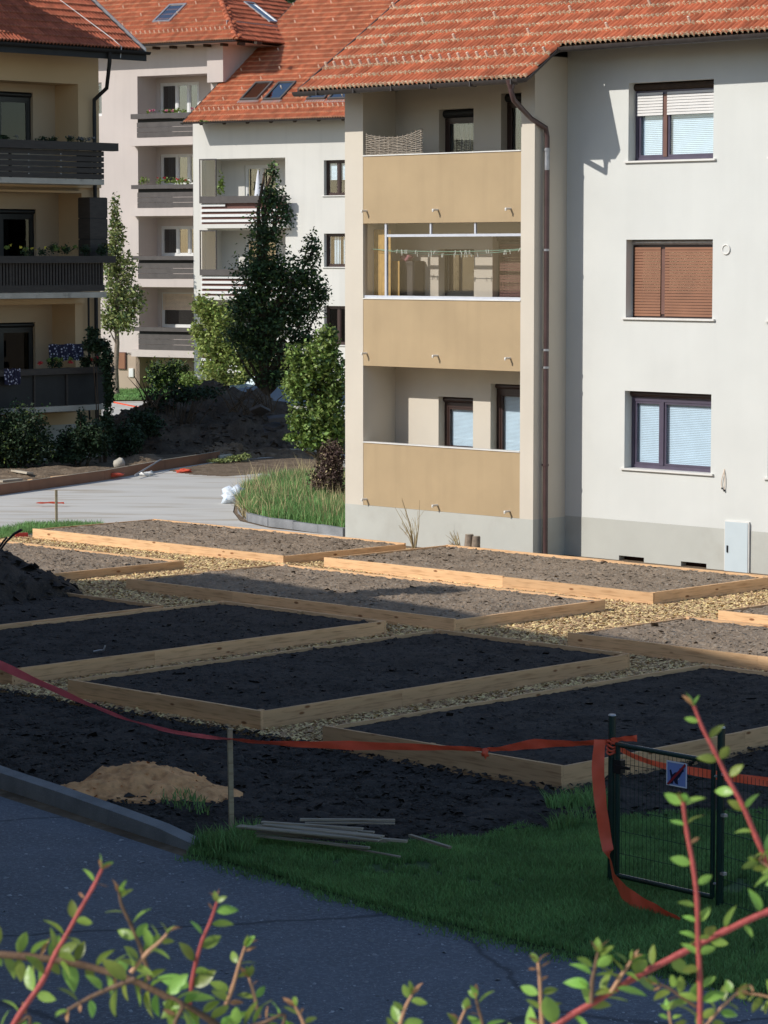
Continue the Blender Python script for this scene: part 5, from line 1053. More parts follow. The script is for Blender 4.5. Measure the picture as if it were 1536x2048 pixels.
# ================================================================== EARTH HEAPS, STONES, BOARDS BY THE ROAD
def heap(name, cx, cy, rx, ry, h, m, label, cat, rot=0, seed=0, rough=.18, n=90, z0=-.08, clods=0, kind=None, tops_=None):
    a = np.linspace(-1.25, 1.25, n); Xg, Yg = np.meshgrid(a, a); d = np.hypot(Xg, Yg); prof = np.clip(1 - d ** 1.35, -.2, 1)
    if tops_: 
        prof = np.full_like(prof, -.1)
        for (tx, ty, tr, th_) in tops_: prof = np.maximum(prof, th_ * np.clip(1 - (np.hypot((Xg - tx), (Yg - ty)) / tr) ** 1.3, -.2, 1))
    Z = h * prof * (1 + .25 * fbm(Xg * rx, Yg * ry, .9, 2, seed)) + np.clip(prof * 4, 0, 1) * (fbm(Xg * rx, Yg * ry, 2.2, 4, seed + 3, .65) * rough)
    V = np.stack([Xg.ravel() * rx, Yg.ravel() * ry, Z.ravel()], 1); i = (np.arange(n - 1)[None, :] + np.arange(n - 1)[:, None] * n).ravel()
    qd = np.stack([i, i + 1, i + 1 + n, i + n], 1); qd = qd[(prof.ravel()[qd] > -.03).any(1)]; V[:, 2] -= np.where(prof.ravel() <= 0, .12, 0)
    o = npmesh(name, V, qd, m, None, True); o.location = (cx, cy, z0 + .05); o.rotation_euler = (0, 0, rot); tag(o, label, cat)
    if clods:
        k = rng.integers(0, len(V), clods); k = k[prof.ravel()[k] > .02]; P_ = V[k]; VV, FF = inst(TET[0], TET[1], P_, rotm(rng.uniform(0, 6.3, len(k)), rng.normal(0, .5, len(k)), rng.normal(0, .5, len(k))), (rng.gamma(2, .045, len(k)) + .03) * (1 if h > .4 else .2)); c = npmesh('clods', VV, FF, m, o); c['kind'] = 'stuff'
    return o
g = G(420, 885)
heap('earth_mound', g[0] - .2, 83.0, 4.3, 4.2, 1.75, M['soil_heap'], 'big dark mound of earth behind the light road, in front of the dark tree', 'mound', seed=3, rough=.3, n=120, clods=3500, tops_=[(-.2, .1, .8, .75), (.4, .1, .7, .82), (.1, .3, .95, .9), (-.6, .0, .6, .45), (.75, 0, .5, .6)])
g = G(448, 916); heap('earth_heap', g[0], g[1] + .9, .95, .8, .46, M['earth'], 'small sunlit brown earth heap at the foot of the big dark mound', 'heap', seed=5, rough=.12, n=50, clods=500)
g = G(285, 930); heap('earth_heap', g[0], g[1] + .9, .85, .7, .32, M['earth'], 'lumpy sunlit clay heap just right of the pale rock', 'heap', seed=8, rough=.14, n=50, clods=300)
g = G(560, 912); heap('earth_heap', g[0], g[1] + .7, 1.3, .5, .22, M['earth'], 'low spread earth ridge with dark clods right of the small heap', 'heap', seed=11, rough=.12, n=50, clods=600)
g = G(90, 950); heap('earth_heap', g[0], g[1] + 1.5, 2.6, 1.5, .10, M['earth'], 'low rough earth strip with wood scraps left of the kerb board', 'heap', seed=12, rough=.08, n=60, clods=800)
g = G(200, 1215); heap('dark_mound', AT(-40, 1200, 46.3).x - .55, 45.3, 2.45, 2.4, 1.2, M['soil_wet'], 'dark earth mound at the left edge, beside the wheelbarrow', 'mound', seed=15, rough=.16, n=90, clods=1500)
g = G(237, 938); o = blob(.16, .13, .14, 6, .2, 4).build('rock', M['stone'], None, (g[0], g[1] + .25, .12)); tag(o, 'pale angular rock lying behind the long kerb board', 'rock')
# broken slabs and branches on the right side of the mound
for i, (px, py, l, a_) in enumerate(((560, 835, .7, .2), (585, 850, .6, -.5), (548, 852, .5, .9), (540, 862, .35, .1), (600, 840, .5, .4), (520, 820, .6, 1.1))):
    q = AT(px, py, 80.0); o = MB().box(-l / 2, l / 2, -.18, .18, -.04, .04).build('concrete_slab', M['board_grey'], None, q); o.rotation_euler = (random.uniform(-.5, .5), random.uniform(-.35, .35), a_)
    tag(o, 'broken slab sticking out of the right flank of the big dark mound', 'slab', 'broken slabs on the mound')
for i, (px, py) in enumerate(((500, 805), (470, 800), (535, 800), (300, 790))):
    q = AT(px, py, 81.5); mb = MB()
    for j in range(9): e = Vector((random.uniform(-.7, .7), random.uniform(-.3, .3), random.uniform(.1, .6))); mb.tube([(random.uniform(-.2, .2), 0, -.35), e * .5 + Vector((0, 0, -.1)), e], [.022, .015, .005], 4)
    o = mb.build('dead_branches', M['bark'], None, q); tag(o, ['bare dead branches on the crest of the big mound under the dark tree', 'bare dead branches on the crest left of the dark trunk', 'bare dead branches at the right end of the crest', 'thin bare twigs rising from the left shoulder of the big mound'][i], 'branches')
# long kerb board
kb = root('kerb_board', (*G(0, 990), 0), 'long dark shuttering board edging the light road on its far side', 'board')
kq = g2((-60, 994), (60, 978), (210, 957), (330, 935), (400, 924), (440, 917)); 
for i in range(len(kq) - 1):
    a, b = Vector((*kq[i], 0)), Vector((*kq[i + 1], 0)); MB().box(0, (b - a).length - .01, 0, .05, -.06, .20).build('board', M['shutterb'], kb, a - kb.location, math.atan2(b.y - a.y, b.x - a.x))
    MB().box(0, (b - a).length - .01, .0, .05, .201, .206).build('top_edge', M['wood_old'], kb, a - kb.location, math.atan2(b.y - a.y, b.x - a.x))
kq2 = g2((440, 918), (470, 914), (500, 908), (560, 905), (640, 903)); 
for i in range(len(kq2) - 1):
    a, b = Vector((*kq2[i], 0)), Vector((*kq2[i + 1], 0)); MB().box(0, (b - a).length, 0, .06, -.06, .10).build('kerb_stone', M['concrete'], kb, a - kb.location, math.atan2(b.y - a.y, b.x - a.x))
for i, (x0, y0, x1, y1, lab) in enumerate(((-10, 974, 48, 966, 'old plank lying left of the kerb board, nearest of three'), (0, 962, 40, 958, 'old plank lying left of the kerb board, middle of three'), (28, 941, 60, 946, 'old plank lying left of the kerb board, farthest of three'), (106, 956, 240, 943, 'long pale plank lying flat behind the kerb board'), (60, 960, 86, 958, 'short pale offcut of timber behind the kerb board'))):
    a, b = Vector((*G(x0, y0, .05), .02)), Vector((*G(x1, y1, .05), .02)); o = MB().box(0, (b - a).length, -.09, .09, 0, .05).build('plank', M['wood' if i > 2 else 'wood_old'], None, a, math.atan2(b.y - a.y, b.x - a.x)); o.rotation_euler.x = random.uniform(-.3, .3); tag(o, lab, 'plank', 'loose planks')
def rag(px, py, w_, h_, m, name, lab, cat, seed, z=.02):
    g = G(px, py); o = blob(w_, h_, .05, 7, .45, seed).build(name, M[m], None, (g[0], g[1], z)); tag(o, lab, cat)
rag(225, 954, .24, .12, 'tape', 'tape_scrap', 'crumpled scrap of red orange tape on the far side of the light road', 'tape', 31, .06)
rag(368, 942, .20, .10, 'tape', 'tape_scrap', 'faint scrap of orange tape beside the green weed clump', 'tape', 32, 0)
rag(293, 949, .18, .10, 'whiteframe', 'paper_scrap', 'crumpled white paper scrap at the far edge of the light road', 'paper', 33)
a, b = Vector((*G(270, 954), .05)), Vector((*G(322, 936), .22)); tag(MB().tube([a, b], .02, 6).build('metal_rod', M['zinc']), 'grey rod leaning on the kerb board beside the paper scrap', 'rod')
def ribbon(name, pts, wds, lab, cat='tape', sub=6, m='tape', parent=None, twist=None):
    """a plastic tape: pts are world points of its centre line, wds its width, twist the roll of the band"""
    P_ = [Vector(q) for q in pts]; out = []; 
    def cr_(p0, p1, p2, p3, t): return .5 * ((2 * p1) + (-p0 + p2) * t + (2 * p0 - 5 * p1 + 4 * p2 - p3) * t * t + (-p0 + 3 * p1 - 3 * p2 + p3) * t ** 3)
    n = len(P_); V = []; F = []; k = 0
    for i in range(n - 1):
        for j in range(sub):
            t = j / sub; out.append((cr_(P_[max(i-1, 0)], P_[i], P_[i+1], P_[min(i+2, n-1)], t), wds[i] * (1 - t) + wds[i+1] * t, (twist[i] * (1 - t) + twist[i+1] * t) if twist else 0))
    out.append((P_[-1], wds[-1], twist[-1] if twist else 0))
    for i, (q, w_, tw) in enumerate(out):
        t = (out[min(i+1, len(out)-1)][0] - out[max(i-1, 0)][0]).normalized(); up = Vector((0, 0, 1)) if abs(t.z) < .8 else Vector((1, .2, 0)); s_ = t.cross(up).normalized(); u_ = s_.cross(t).normalized()
        d = u_ * math.cos(tw) + s_ * math.sin(tw); nrm = t.cross(d)
        for e in (-1, -.4, .35, 1): V.append(q + d * (w_ / 2 * e) + nrm * (.006 * math.sin(i * 1.3 + e * 2)))
    m_ = len(out); F = [(i*4+e, i*4+e+1, i*4+e+5, i*4+e+4) for i in range(m_ - 1) for e in range(3)]
    mb = MB(); mb.add(V, F, True); mb.add([v + Vector((0, .0015, .001)) for v in V], [f[::-1] for f in F], True); o = mb.build(name, M[m], parent)
    if lab: tag(o, lab, cat)
    return o
s1 = Vector((*G(463, 1665), 0)); s2 = Vector((*G(113, 1046), 0))
def stake(base, h, w_, lab, lean=(0, 0)):
    o = MB().box(-w_ / 2, w_ / 2, -w_ / 2, w_ / 2, -.15, h).build('wooden_stake', M['stake'], None, base); o.rotation_euler = (lean[0], lean[1], .3); tag(o, lab, 'stake')
ztop_ = AT(461, 1456, s1.y).z; stake(s1, ztop_, .045, 'thin wooden stake carrying the orange tape in front of the dark beds', (0, -.012))
stake(s2, AT(112, 980, s2.y).z, .05, 'thin grey wooden stake standing behind the leftmost raised bed corner')
s3 = s2 + Vector((-7.0, -.4, 0)); stake(s3, 1.5, .05, 'wooden stake beyond the left edge of the light road')
z2 = AT(112, 980, s2.y).z - .05
ribbon('barrier_tape', [s3 + Vector((0, 0, 1.2)), s3.lerp(s2, .5) + Vector((0, 0, .8)), s2 + Vector((0, -.03, z2))][:2], [.05, .05], 'sagging orange tape at the left end of the light road')
q0 = AT(72, 979, 63.0); q1 = AT(128, 974, 63.0); ribbon('tape_scrap', [q0 - Vector((0, 0, q0.z - .04)) , (q0 + q1) / 2 - Vector((0, 0, (q0.z + q1.z) / 2 - .05)), q1 - Vector((0, 0, q1.z - .04))], [.12, .08, .12], 'flat strip of orange tape lying on the light road above the grey stake', twist=[1.3, 1.0, 1.2])
far_a, far_b = AT(215, 802, 92.0), AT(380, 832, 86.0); ribbon('barrier_tape', [far_a, (far_a + far_b) / 2 - Vector((0, 0, .02)), far_b], [.05, .04, .05], 'thin red tape stretched in front of the far street, behind the dark shrubbery')
# plastic sack by the island, red brick, wheelbarrow
g = G(466, 1004); o = blob(.26, .18, .20, 10, .35, 9).build('plastic_sack', M['plastic'], None, (g[0], g[1] + .15, .13)); tag(o, 'crumpled white plastic sack lying on the curved kerb end', 'sack')
g = G(43, 1076); o = MB().box(-.12, .12, -.06, .06, 0, .10).build('brick', M['red'], None, (g[0], g[1], 0), .3); tag(o, 'red brick lying left of the leftmost raised bed', 'brick')
Yw = 46.6
wb = root('wheelbarrow', (AT(-40, 1100, Yw).x, Yw, 0), 'wheelbarrow cut by the left edge, one curved black handle raised over the mound', 'wheelbarrow')
def lp(px, py, Y_=Yw): q = AT(px, py, Y_); return (q.x - wb.location.x, q.y - wb.location.y, q.z)
MB().tube([lp(-60, 1140), lp(-20, 1118), lp(0, 1101), lp(12, 1084), lp(28, 1068), lp(44, 1059)], [.018, .018, .018, .018, .022, .022], 8).build('handle', M['black'], wb)
MB().tube([lp(-60, 1140, Yw + .5), lp(-20, 1118, Yw + .5), lp(-5, 1100, Yw + .5), lp(6, 1084, Yw + .5), lp(14, 1074, Yw + .5)], .018, 8).build('handle', M['black'], wb)
q = lp(-75, 1105); 
mb = MB(); t_ = [(-.55, -.05, .0), (.55, -.05, 0), (.55, .6, 0), (-.55, .6, 0)]; b_ = [(-.35, .08, -.3), (.3, .08, -.3), (.3, .45, -.3), (-.35, .45, -.3)]
mb.add([Vector(q) + Vector(v) for v in t_ + b_], [(4, 5, 6, 7), (0, 1, 5, 4), (1, 2, 6, 5), (2, 3, 7, 6), (3, 0, 4, 7)]); mb.build('tub', M['zinc'], wb)
MB().tube([(q[0] - .6, .25 + math.cos(a) * .0, .18 + math.sin(a) * .15) if False else (q[0] - .65 + math.cos(a) * .15, .25, .17 + math.sin(a) * .15) for a in np.linspace(0, 2 * math.pi, 18)], .035, 8).build('wheel', M['tyre'], wb)
for sy_ in (0, .5): MB().tube([(q[0] + .25, sy_, q[2] - .25), (q[0] + .3, sy_, -.05)], .014, 6).build('leg', M['black'], wb)
g = AT(565, 800, 100.0); car = root('parked_car', (g.x, 100.0, 0), 'dark blue car on the far street, half hidden behind the dark tree trunk', 'car', rotz=.25)
pr = [(-2.1, .3), (-2.1, .72), (-1.95, .92), (-1.2, 1.0), (-.7, 1.42), (.7, 1.45), (1.35, 1.02), (2.0, .88), (2.15, .6), (2.1, .3)]
MB().prism([(x, -.85, z) for x, z in pr], (0, 1.7, 0)).build('body', M['paint_car'], car)
MB().prism([(x, -.858, z) for x, z in ((-1.08, 1.03), (-.66, 1.36), (.62, 1.38), (1.15, 1.05))], (0, .006, 0)).build('side_window', M['glassd'], car)
MB().add([(-1.17, -.7, 1.03), (-.73, -.7, 1.40), (-.73, .7, 1.40), (-1.17, .7, 1.03)], [(3, 2, 1, 0)]).build('windscreen', M['blind'], car)
for x in (-1.35, 1.35):
    for y_ in (-.78, .78): MB().tube([(x, y_ - .1, .31), (x, y_ + .1, .31)], .31, 16).build('wheel', M['tyre'], car)
# blue scrap in the black bed
g = G(200, 1303, .2); o = MB().tube([(-.09, 0, .01), (-.02, .03, .02), (.05, .0, .03), (.07, .02, .09)], .012, 6).build('blue_scrap', M['zinc'], None, (g[0], g[1], .19)); tag(o, 'small bluish scrap of metal lying on the shaded black bed', 'scrap')
# dry weed in front of the plinth
for (px, py, h_, lab) in ((828, 1090, 1.0, 'tall bare dry weed in front of the grey plinth'), (915, 1092, .45, 'short dry weed left of the tree stumps')):
    sx_ = RB.x(px, -.8, 1085); sw_ = RB.w(sx_, -.8); g = (sw_.x, sw_.y - .3); mb = MB()
    for i in range(14): e = Vector((random.uniform(-.38, .12) * h_, random.uniform(-.1, .1), h_ * random.uniform(.45, 1))); mb.tube([(random.uniform(-.03, .03), 0, -.05), e * .5 + Vector((.04, 0, 0)), e], [.008, .006, .003], 4); mb.tube([e * .6, e * .8 + Vector((random.uniform(-.14, .14), 0, .02))], [.004, .002], 4)
    o = mb.build('dry_weed', M['straw'], None, (g[0], g[1] + .3, 0)); tag(o, lab, 'weed')
# sawdust heap
g = G(285, 1602); sdh = heap('sawdust_heap', g[0], g[1] + .48, .92, .72, .32, M['saw'], 'heap of orange brown sawdust behind the concrete kerb', 'heap', seed=19, rough=.11, n=110, clods=700, z0=-.03, tops_=[(-.05, .1, .85, 1.0), (-.6, -.1, .5, .35), (.55, -.3, .55, .35), (.1, -.35, .5, .62)])
blades(g2((290, 1595), (400, 1590), (420, 1640), (330, 1620)), 130, .08, .014, M['grass'], 'weeds_on_sawdust', 'few green weeds growing on the right side of the sawdust heap', 'weeds', zb=.03)
# laths
for i in range(15):
    x0 = 478 + random.uniform(-12, 60); x1 = 745 + random.uniform(-40, 70); y0 = 1640 + i * 2.6 + random.uniform(-4, 4); y1 = y0 + random.uniform(8, 30)
    if i in (0, 1): x0, y0, x1, y1 = 600 + i * 10, 1641 + i * 6, 790, 1643 + i * 6
    if i == 13: x0, y0, x1, y1 = 820, 1673, 900, 1697
    if i == 14: x0, y0, x1, y1 = 540, 1668, 800, 1712
    z = .20 - i * .009; a, b = Vector((*G(x0, y0, z), z)), Vector((*G(x1, y1, z), z)); w_ = random.uniform(.012, .03)
    if i in (3, 4): w_ = .05
    o = MB().box(0, (b - a).length, -w_, w_, 0, random.uniform(.012, .022)).build('wooden_lath', M['wood_old'], None, a, math.atan2(b.y - a.y, b.x - a.x)); o.rotation_euler.y = random.uniform(-.006, .01)
    tag(o, {0: 'pale straight lath lying on top of the pile of laths, at its back edge', 3: 'broad grey board in the middle of the lath pile', 4: 'broad grey board in the lath pile, the one nearer the lawn', 13: 'single pale stick lying apart right of the lath pile', 14: 'frontmost lath of the pile lying in the grass'}.get(i, 'weathered thin grey lath in the loose pile at the edge of the lawn'), 'lath', 'pile of weathered laths')
# ================================================================== GATE, FENCE, TAPE
gl = Vector((*G(1222, 1765), 0)); gr = Vector((*G(1439, 1815), 0)); gd = (gr - gl); ga = math.atan2(gd.y, gd.x); gw = gd.length
def zpx(px, py, Y_): return AT(px, py, Y_).z
for nm, b, py, lab in (('gate_post', gl, 1431, 'left dark green gate post wrapped in orange tape'), ('gate_post', gr, 1456, 'right dark green gate post behind the leafy twig')):
    h_ = zpx(1222 if b is gl else 1441, py, b.y); r = root(nm, b, lab, 'post', 'posts of the green gate'); MB().tube([(0, 0, -.2), (0, 0, h_)], .033, 14).build('tube', M['green'], r); MB().tube([(0, 0, h_), (0, 0, h_ + .012)], [.036, .030], 14).build('cap', M['zinc'], r)
gt = root('garden_gate', gl, 'dark green wire mesh gate with a small crossed out picture sign', 'gate', rotz=ga)
zt0 = zpx(1240, 1487, gl.y); zb0 = zpx(1240, 1748, gl.y); x0, x1 = .075, gw - .085; zt1 = zt0; zb1 = zb0
MB().tube([(x0, 0, zb0), (x0, 0, zt0)], .022, 10).tube([(x1, 0, zb0 - .0), (x1, 0, zt0)], .022, 10).tube([(x0 - .02, 0, zt0), (x1 + .02, 0, zt0)], .022, 10).tube([(x0, 0, zb0), (x1, 0, zb0)], .022, 10).build('gate_frame', M['green'], gt)
mb = MB(); x = x0 + .05
while x < x1 - .02: mb.tube([(x, 0, zb0), (x, 0, zt0)], .0027, 4, False); x += .05
z = zb0 + .2
while z < zt0: mb.tube([(x0, .004, z), (x1, .004, z)], .0027, 4, False); z += .2
mb.build('wire_mesh', M['green'], gt)
MB().box(x0 + .0, x0 + .17, -.04, -.02, zt0 - .20, zt0 - .175).box(x0 - .03, x0 + .06, -.03, .03, zt0 - .25, zt0 - .13).build('handle', M['black'], gt)
for z in (zt0 - .12, zb0 + .12): MB().tube([(x1 + .01, 0, z), (gw - .01, 0, z)], .012, 8).build('hinge', M['zinc'], gt)
fr_ = Fr(gl.x, gl.y, math.degrees(ga)); sx0, sz1 = fr_.p(1334, 1520, -.02); sx1, sz0 = fr_.p(1374, 1577, -.02)
sg = root('gate_sign', fr_.w(sx0, -.02, sz0), 'small square picture sign on the gate, a dog crossed out with a dark red bar', 'sign', rotz=ga); sw, sh_ = sx1 - sx0, sz1 - sz0
MB().box(0, sw, -.004, 0, 0, sh_).build('panel', M['sky_blue'], sg)
MB().box(0, sw, -.007, -.0045, sh_ - .012, sh_).box(0, sw, -.007, -.0045, 0, .01).box(0, .010, -.007, -.0045, .01, sh_ - .012).box(sw - .010, sw, -.007, -.0045, .01, sh_ - .012).build('border', M['signwhite'], sg)
dog = [(.20, .08), (.32, .10), (.36, .25), (.45, .12), (.58, .10), (.55, .28), (.68, .45), (.78, .62), (.86, .66), (.84, .76), (.74, .80), (.66, .76), (.60, .62), (.42, .56), (.30, .46), (.22, .66), (.16, .62), (.22, .36)]
MB().prism([(u * sw, -.008, v * sh_) for u, v in dog], (0, .003, 0)).build('dog_silhouette', M['ink'], sg)
MB().prism([(.03 * sw, -.011, .05 * sh_), (.14 * sw, -.011, .03 * sh_), (.97 * sw, -.011, .90 * sh_), (.92 * sw, -.011, .99 * sh_)], (0, .0025, 0)).build('red_bar', M['signred'], sg)
MB().box(.45 * sw, .62 * sw, -.0075, -.005, .30 * sh_, .55 * sh_).build('pale_patch', M['signwhite'], sg)
# fence panel right of the gate
fe = root('mesh_fence', gr, 'dark green wire mesh fence panel running off the right edge', 'fence', rotz=ga - .15); mb = MB(); x = .05; zf0, zf1 = .05, zt0 - .06
while x < 2.2: mb.tube([(x, 0, zf0), (x, 0, zf1)], .0027, 4, False); x += .05
z = zf0
while z < zf1: mb.tube([(.03, .004, z), (2.2, .004, z)], .0032, 4, False); z += .2
mb.build('wire_mesh', M['green'], fe)
for z in (.3, .8, 1.15): MB().box(.02, .07, -.02, .02, z - .012, z + .012).build('clamp', M['zinc'], fe)
# the long tape
Yt = [26.5, 26.4, 26.3, 26.3, s1.y - .03]
tp = [AT(-130, 1270, 26.5), AT(0, 1330, 26.4), AT(130, 1388, 26.3), AT(250, 1437, 26.3), AT(360, 1466, 26.2), AT(461, 1479, s1.y - .04)]
ribbon('barrier_tape', tp, [.095, .090, .08, .045, .045, .035], 'orange and pink tape sloping in from the left edge to the wooden stake', twist=[.2, .3, .7, .9, .5, .9], m='tape_pink')
tp = [AT(461, 1479, s1.y - .04), AT(560, 1487, 26.0), AT(700, 1491, 25.9), AT(860, 1495, 25.7), AT(970, 1499, 25.6)]
ribbon('barrier_tape', tp, [.035, .05, .085, .06, .035], 'orange tape between the wooden stake and the small knot', twist=[.9, .5, .1, .4, .6])
tp = [AT(970, 1499, 25.6), AT(1010, 1497, 25.55), AT(1070, 1488, 25.4), AT(1150, 1487, 25.2), AT(1222, 1484, gl.y - .05)]
ribbon('barrier_tape', tp, [.03, .05, .09, .05, .05], 'orange tape between the small knot and the left gate post', twist=[.6, .3, .05, .5, .2])
o = blob(.028, .02, .045, 6, .4, 5).build('tape_knot', M['tape'], None, AT(971, 1506, 25.55)); tag(o, 'small dangling knot in the long orange tape', 'knot')
tp = [AT(1200, 1480, gl.y - .06), AT(1196, 1540, gl.y - .07), AT(1203, 1620, gl.y - .08), AT(1216, 1700, gl.y - .10), Vector((*G(1232, 1762, .12), .12)), Vector((*G(1264, 1797, .09), .09)), Vector((*G(1312, 1818, .06), .06)), Vector((*G(1360, 1838, .04), .04))]
ribbon('hanging_tape', tp, [.10, .11, .11, .10, .13, .13, .08, .02], 'wide loose orange tape hanging from the gate post down onto the lawn', twist=[.1, .2, -.1, .15, .1, -.2, .1, .4])
mb = MB()
for k in range(4): mb.tube([gl + Vector((math.cos(a) * .043, math.sin(a) * .043, zpx(1222, 1484 + k * 7, gl.y) + .012 * math.sin(a * 2 + k))) for a in np.linspace(0, 6.28, 13)], .011, 5)
o = mb.build('tape_wrap', M['tape']); tag(o, 'orange tape wound and knotted round the left gate post', 'tape')
ribbon('tape_end', [AT(1222, 1482, gl.y - .05), AT(1245, 1478, gl.y - .05), AT(1274, 1477, gl.y - .04)], [.05, .045, .06], 'short free end of orange tape sticking out right of the gate post', twist=[.2, .5, .1])
ribbon('barrier_tape', [AT(1230, 1490, gl.y + .04), AT(1262, 1510, 25.6), AT(1320, 1530, 26.0), AT(1400, 1545, 26.3), AT(1470, 1556, 26.5), AT(1560, 1566, 26.7), AT(1640, 1570, 27)], [.05, .04, .05, .08, .08, .09, .09], 'orange tape running behind the gate mesh to the right edge', twist=[.2, .5, .3, .1, .1, .0, .1])
# ================================================================== SHRUB TWIGS IN THE FOREGROUND
leafV = []; leafF = []
def leaf_mesh(w_, m, curl=.2, name='leaf'):
    n = 6; V = []; F = []
    for i in range(n + 1):
        t = i / n; hw = w_ * math.sin(math.pi * min(1, t ** .85)) ** .8 * .5; z = -curl * t * t
        V += [(t, -hw, z + .10 * hw * 2), (t, 0, z - .02), (t, hw, z + .10 * hw * 2)]
    for i in range(n): a = i * 3; F += [(a, a + 3, a + 4, a + 1), (a + 1, a + 4, a + 5, a + 2)]
    me = bpy.data.meshes.new(name); me.from_pydata(V, [], F); me.polygons.foreach_set('use_smooth', [True] * len(F)); me.materials.append(m); return me
LMs = [leaf_mesh(.50, M['fleaf'], c) for c in (.05, .25, .45)]; LN = [leaf_mesh(.34, M['fleaf_n'], c) for c in (.1, .35)]
def twig(r, pts, r0, r1, m, Y0, dY=0.0, sp=34, ls=(40, 62), tipn=4, start=0.0, dens=1.0):
    r0 *= .76; r1 *= .74; sp *= .84; ls = (ls[0] * 1.08, ls[1] * 1.2)
    P_ = []; n = len(pts)
    for i, (px, py) in enumerate(pts): P_.append(AT(px, py, Y0 + dY * i / (n - 1)))
    # smooth the line
    Q = []
    for i in range(n - 1):
        p0, p1, p2, p3 = P_[max(i-1, 0)], P_[i], P_[i+1], P_[min(i+2, n-1)]
        for j in range(5): t = j / 5; Q.append(.5 * ((2 * p1) + (-p0 + p2) * t + (2 * p0 - 5 * p1 + 4 * p2 - p3) * t * t + (-p0 + 3 * p1 - 3 * p2 + p3) * t ** 3))
    Q.append(P_[-1]); o = r.location; k = len(Q)
    st_ = MB().tube([q - o for q in Q], [(r0 + (r1 - r0) * (i / (k - 1))) * (1.15 if i % 5 == 0 else 1) for i in range(k)], 8).build('stem', m, r)
    s = Y0 / FPX; acc = 0; side = random.choice((-1, 1)); tot = sum((Q[i+1] - Q[i]).length for i in range(k - 1)); run = 0
    def put(pos, d, ln, mes):
        q = d.to_track_quat('X', 'Z'); e = bpy.data.objects.new('leaf', random.choice(mes)); C.objects.link(e); e.parent = r; e.location = pos - o; e.rotation_mode = 'QUATERNION'
        e.rotation_quaternion = q @ Euler((random.choice((-1, -1, 1)) * random.uniform(.15, 1.35), 0, 0)).to_quaternion(); e.scale = (ln, ln, ln)
    for i in range(k - 1):
        seg = (Q[i+1] - Q[i]); L_ = seg.length; run += L_; acc += L_
        if acc > sp * s and run / tot > start:
            acc = 0; side = -side; t = seg.normalized(); lat = Vector((t.z, random.uniform(-.3, .3), -t.x)) * side
            for q in range(2 if random.random() < .5 * dens else 1):
                d = (lat * (1 if q == 0 else -random.uniform(.5, 1)) * random.uniform(.7, 1.1) + t * random.uniform(.1, .7) + Vector((0, random.uniform(-.5, .5), random.uniform(0, .45)))).normalized()
                ln = random.uniform(*ls) * s * (1 - .35 * (run / tot)); isn = random.random() > .95 - .2 * (run / tot > .8); put(Q[i] + d * .002, d, ln * (.6 if isn else 1), LN if isn else LMs)
    t = (Q[-1] - Q[-3]).normalized()
    for q in range(tipn):
        d = (t * random.uniform(.6, 1.1) + Vector((random.uniform(-.8, .8), random.uniform(-.5, .5), random.uniform(-.1, .3)))).normalized(); put(Q[-1], d, random.uniform(22, 34) * s, LN if q < 2 else LMs)
    return Q
sl = root('cotoneaster_shrub', AT(180, 2300, 2.45), 'arching leafy shrub twigs reaching in from the lower left corner', 'shrub')
A_ = 'stem_brown'
twig(sl, [(-60, 1905), (60, 1914), (150, 1927), (250, 1955), (330, 1992), (420, 2040), (500, 2110)], .0042, .0034, M[A_], 2.25, sp=20, ls=(40, 66), dens=1.4)
twig(sl, [(-10, 2110), (40, 2028), (85, 1962), (112, 1905), (130, 1875), (160, 1820), (186, 1775), (204, 1738)], .0030, .0017, M['stem_red'], 2.2, sp=44, ls=(38, 56), start=.15)
twig(sl, [(300, 1960), (283, 1900), (262, 1850), (244, 1812), (238, 1785)], .0026, .0013, M['stem_brown'], 2.22, sp=30, ls=(42, 58))
twig(sl, [(262, 1945), (295, 1905), (318, 1885), (334, 1868)], .0024, .0014, M['stem_tip'], 2.18, sp=22, ls=(30, 44))
twig(sl, [(378, 2022), (384, 1965), (392, 1925), (405, 1880), (422, 1840), (434, 1804)], .0026, .0014, M['stem_red'], 2.28, sp=30, ls=(38, 58))
twig(sl, [(448, 2020), (465, 1975), (478, 1930), (490, 1893)], .0024, .0013, M['stem_tip'], 2.3, sp=26, ls=(36, 52))
twig(sl, [(518, 2035), (508, 1990), (498, 1955)], .0022, .0012, M['stem_tip'], 2.3, sp=22, ls=(30, 46))
twig(sl, [(135, 2020), (180, 1995), (225, 1975), (270, 1958)][::-1], .0028, .0016, M['stem_brown'], 2.12, sp=26, ls=(44, 64))
twig(sl, [(620, 2110), (608, 2050), (590, 2012)], .0024, .0014, M['stem_tip'], 2.2, sp=20, ls=(34, 50))
twig(sl, [(330, 1990), (365, 2010), (350, 2048), (370, 2090)], .0024, .0018, M['stem_brown'], 2.2, sp=18, ls=(44, 62), dens=1.5)
twig(sl, [(440, 2060), (520, 2048), (570, 2030), (545, 2095)], .0022, .0014, M['stem_brown'], 2.2, sp=18, ls=(40, 56), dens=1.5)
twig(sl, [(-40, 2075), (30, 2050), (60, 2035), (50, 2100)], .0022, .0014, M['stem_brown'], 2.2, sp=22, ls=(36, 50))
MB().tube([Vector(AT(420, 2040, 2.25)) - sl.location, Vector(AT(500, 2110, 2.25)) - sl.location, Vector(AT(300, 2400, 2.4)) - sl.location, Vector((0, 0, -.55))], [.0034, .0045, .007, .011], 8).build('stem', M['stem_brown'], sl)
MB().tube([Vector(AT(-10, 2110, 2.2)) - sl.location, Vector(AT(20, 2300, 2.3)) - sl.location, Vector((-.02, 0, -.55))], [.003, .006, .010], 8).build('stem', M['stem_brown'], sl)
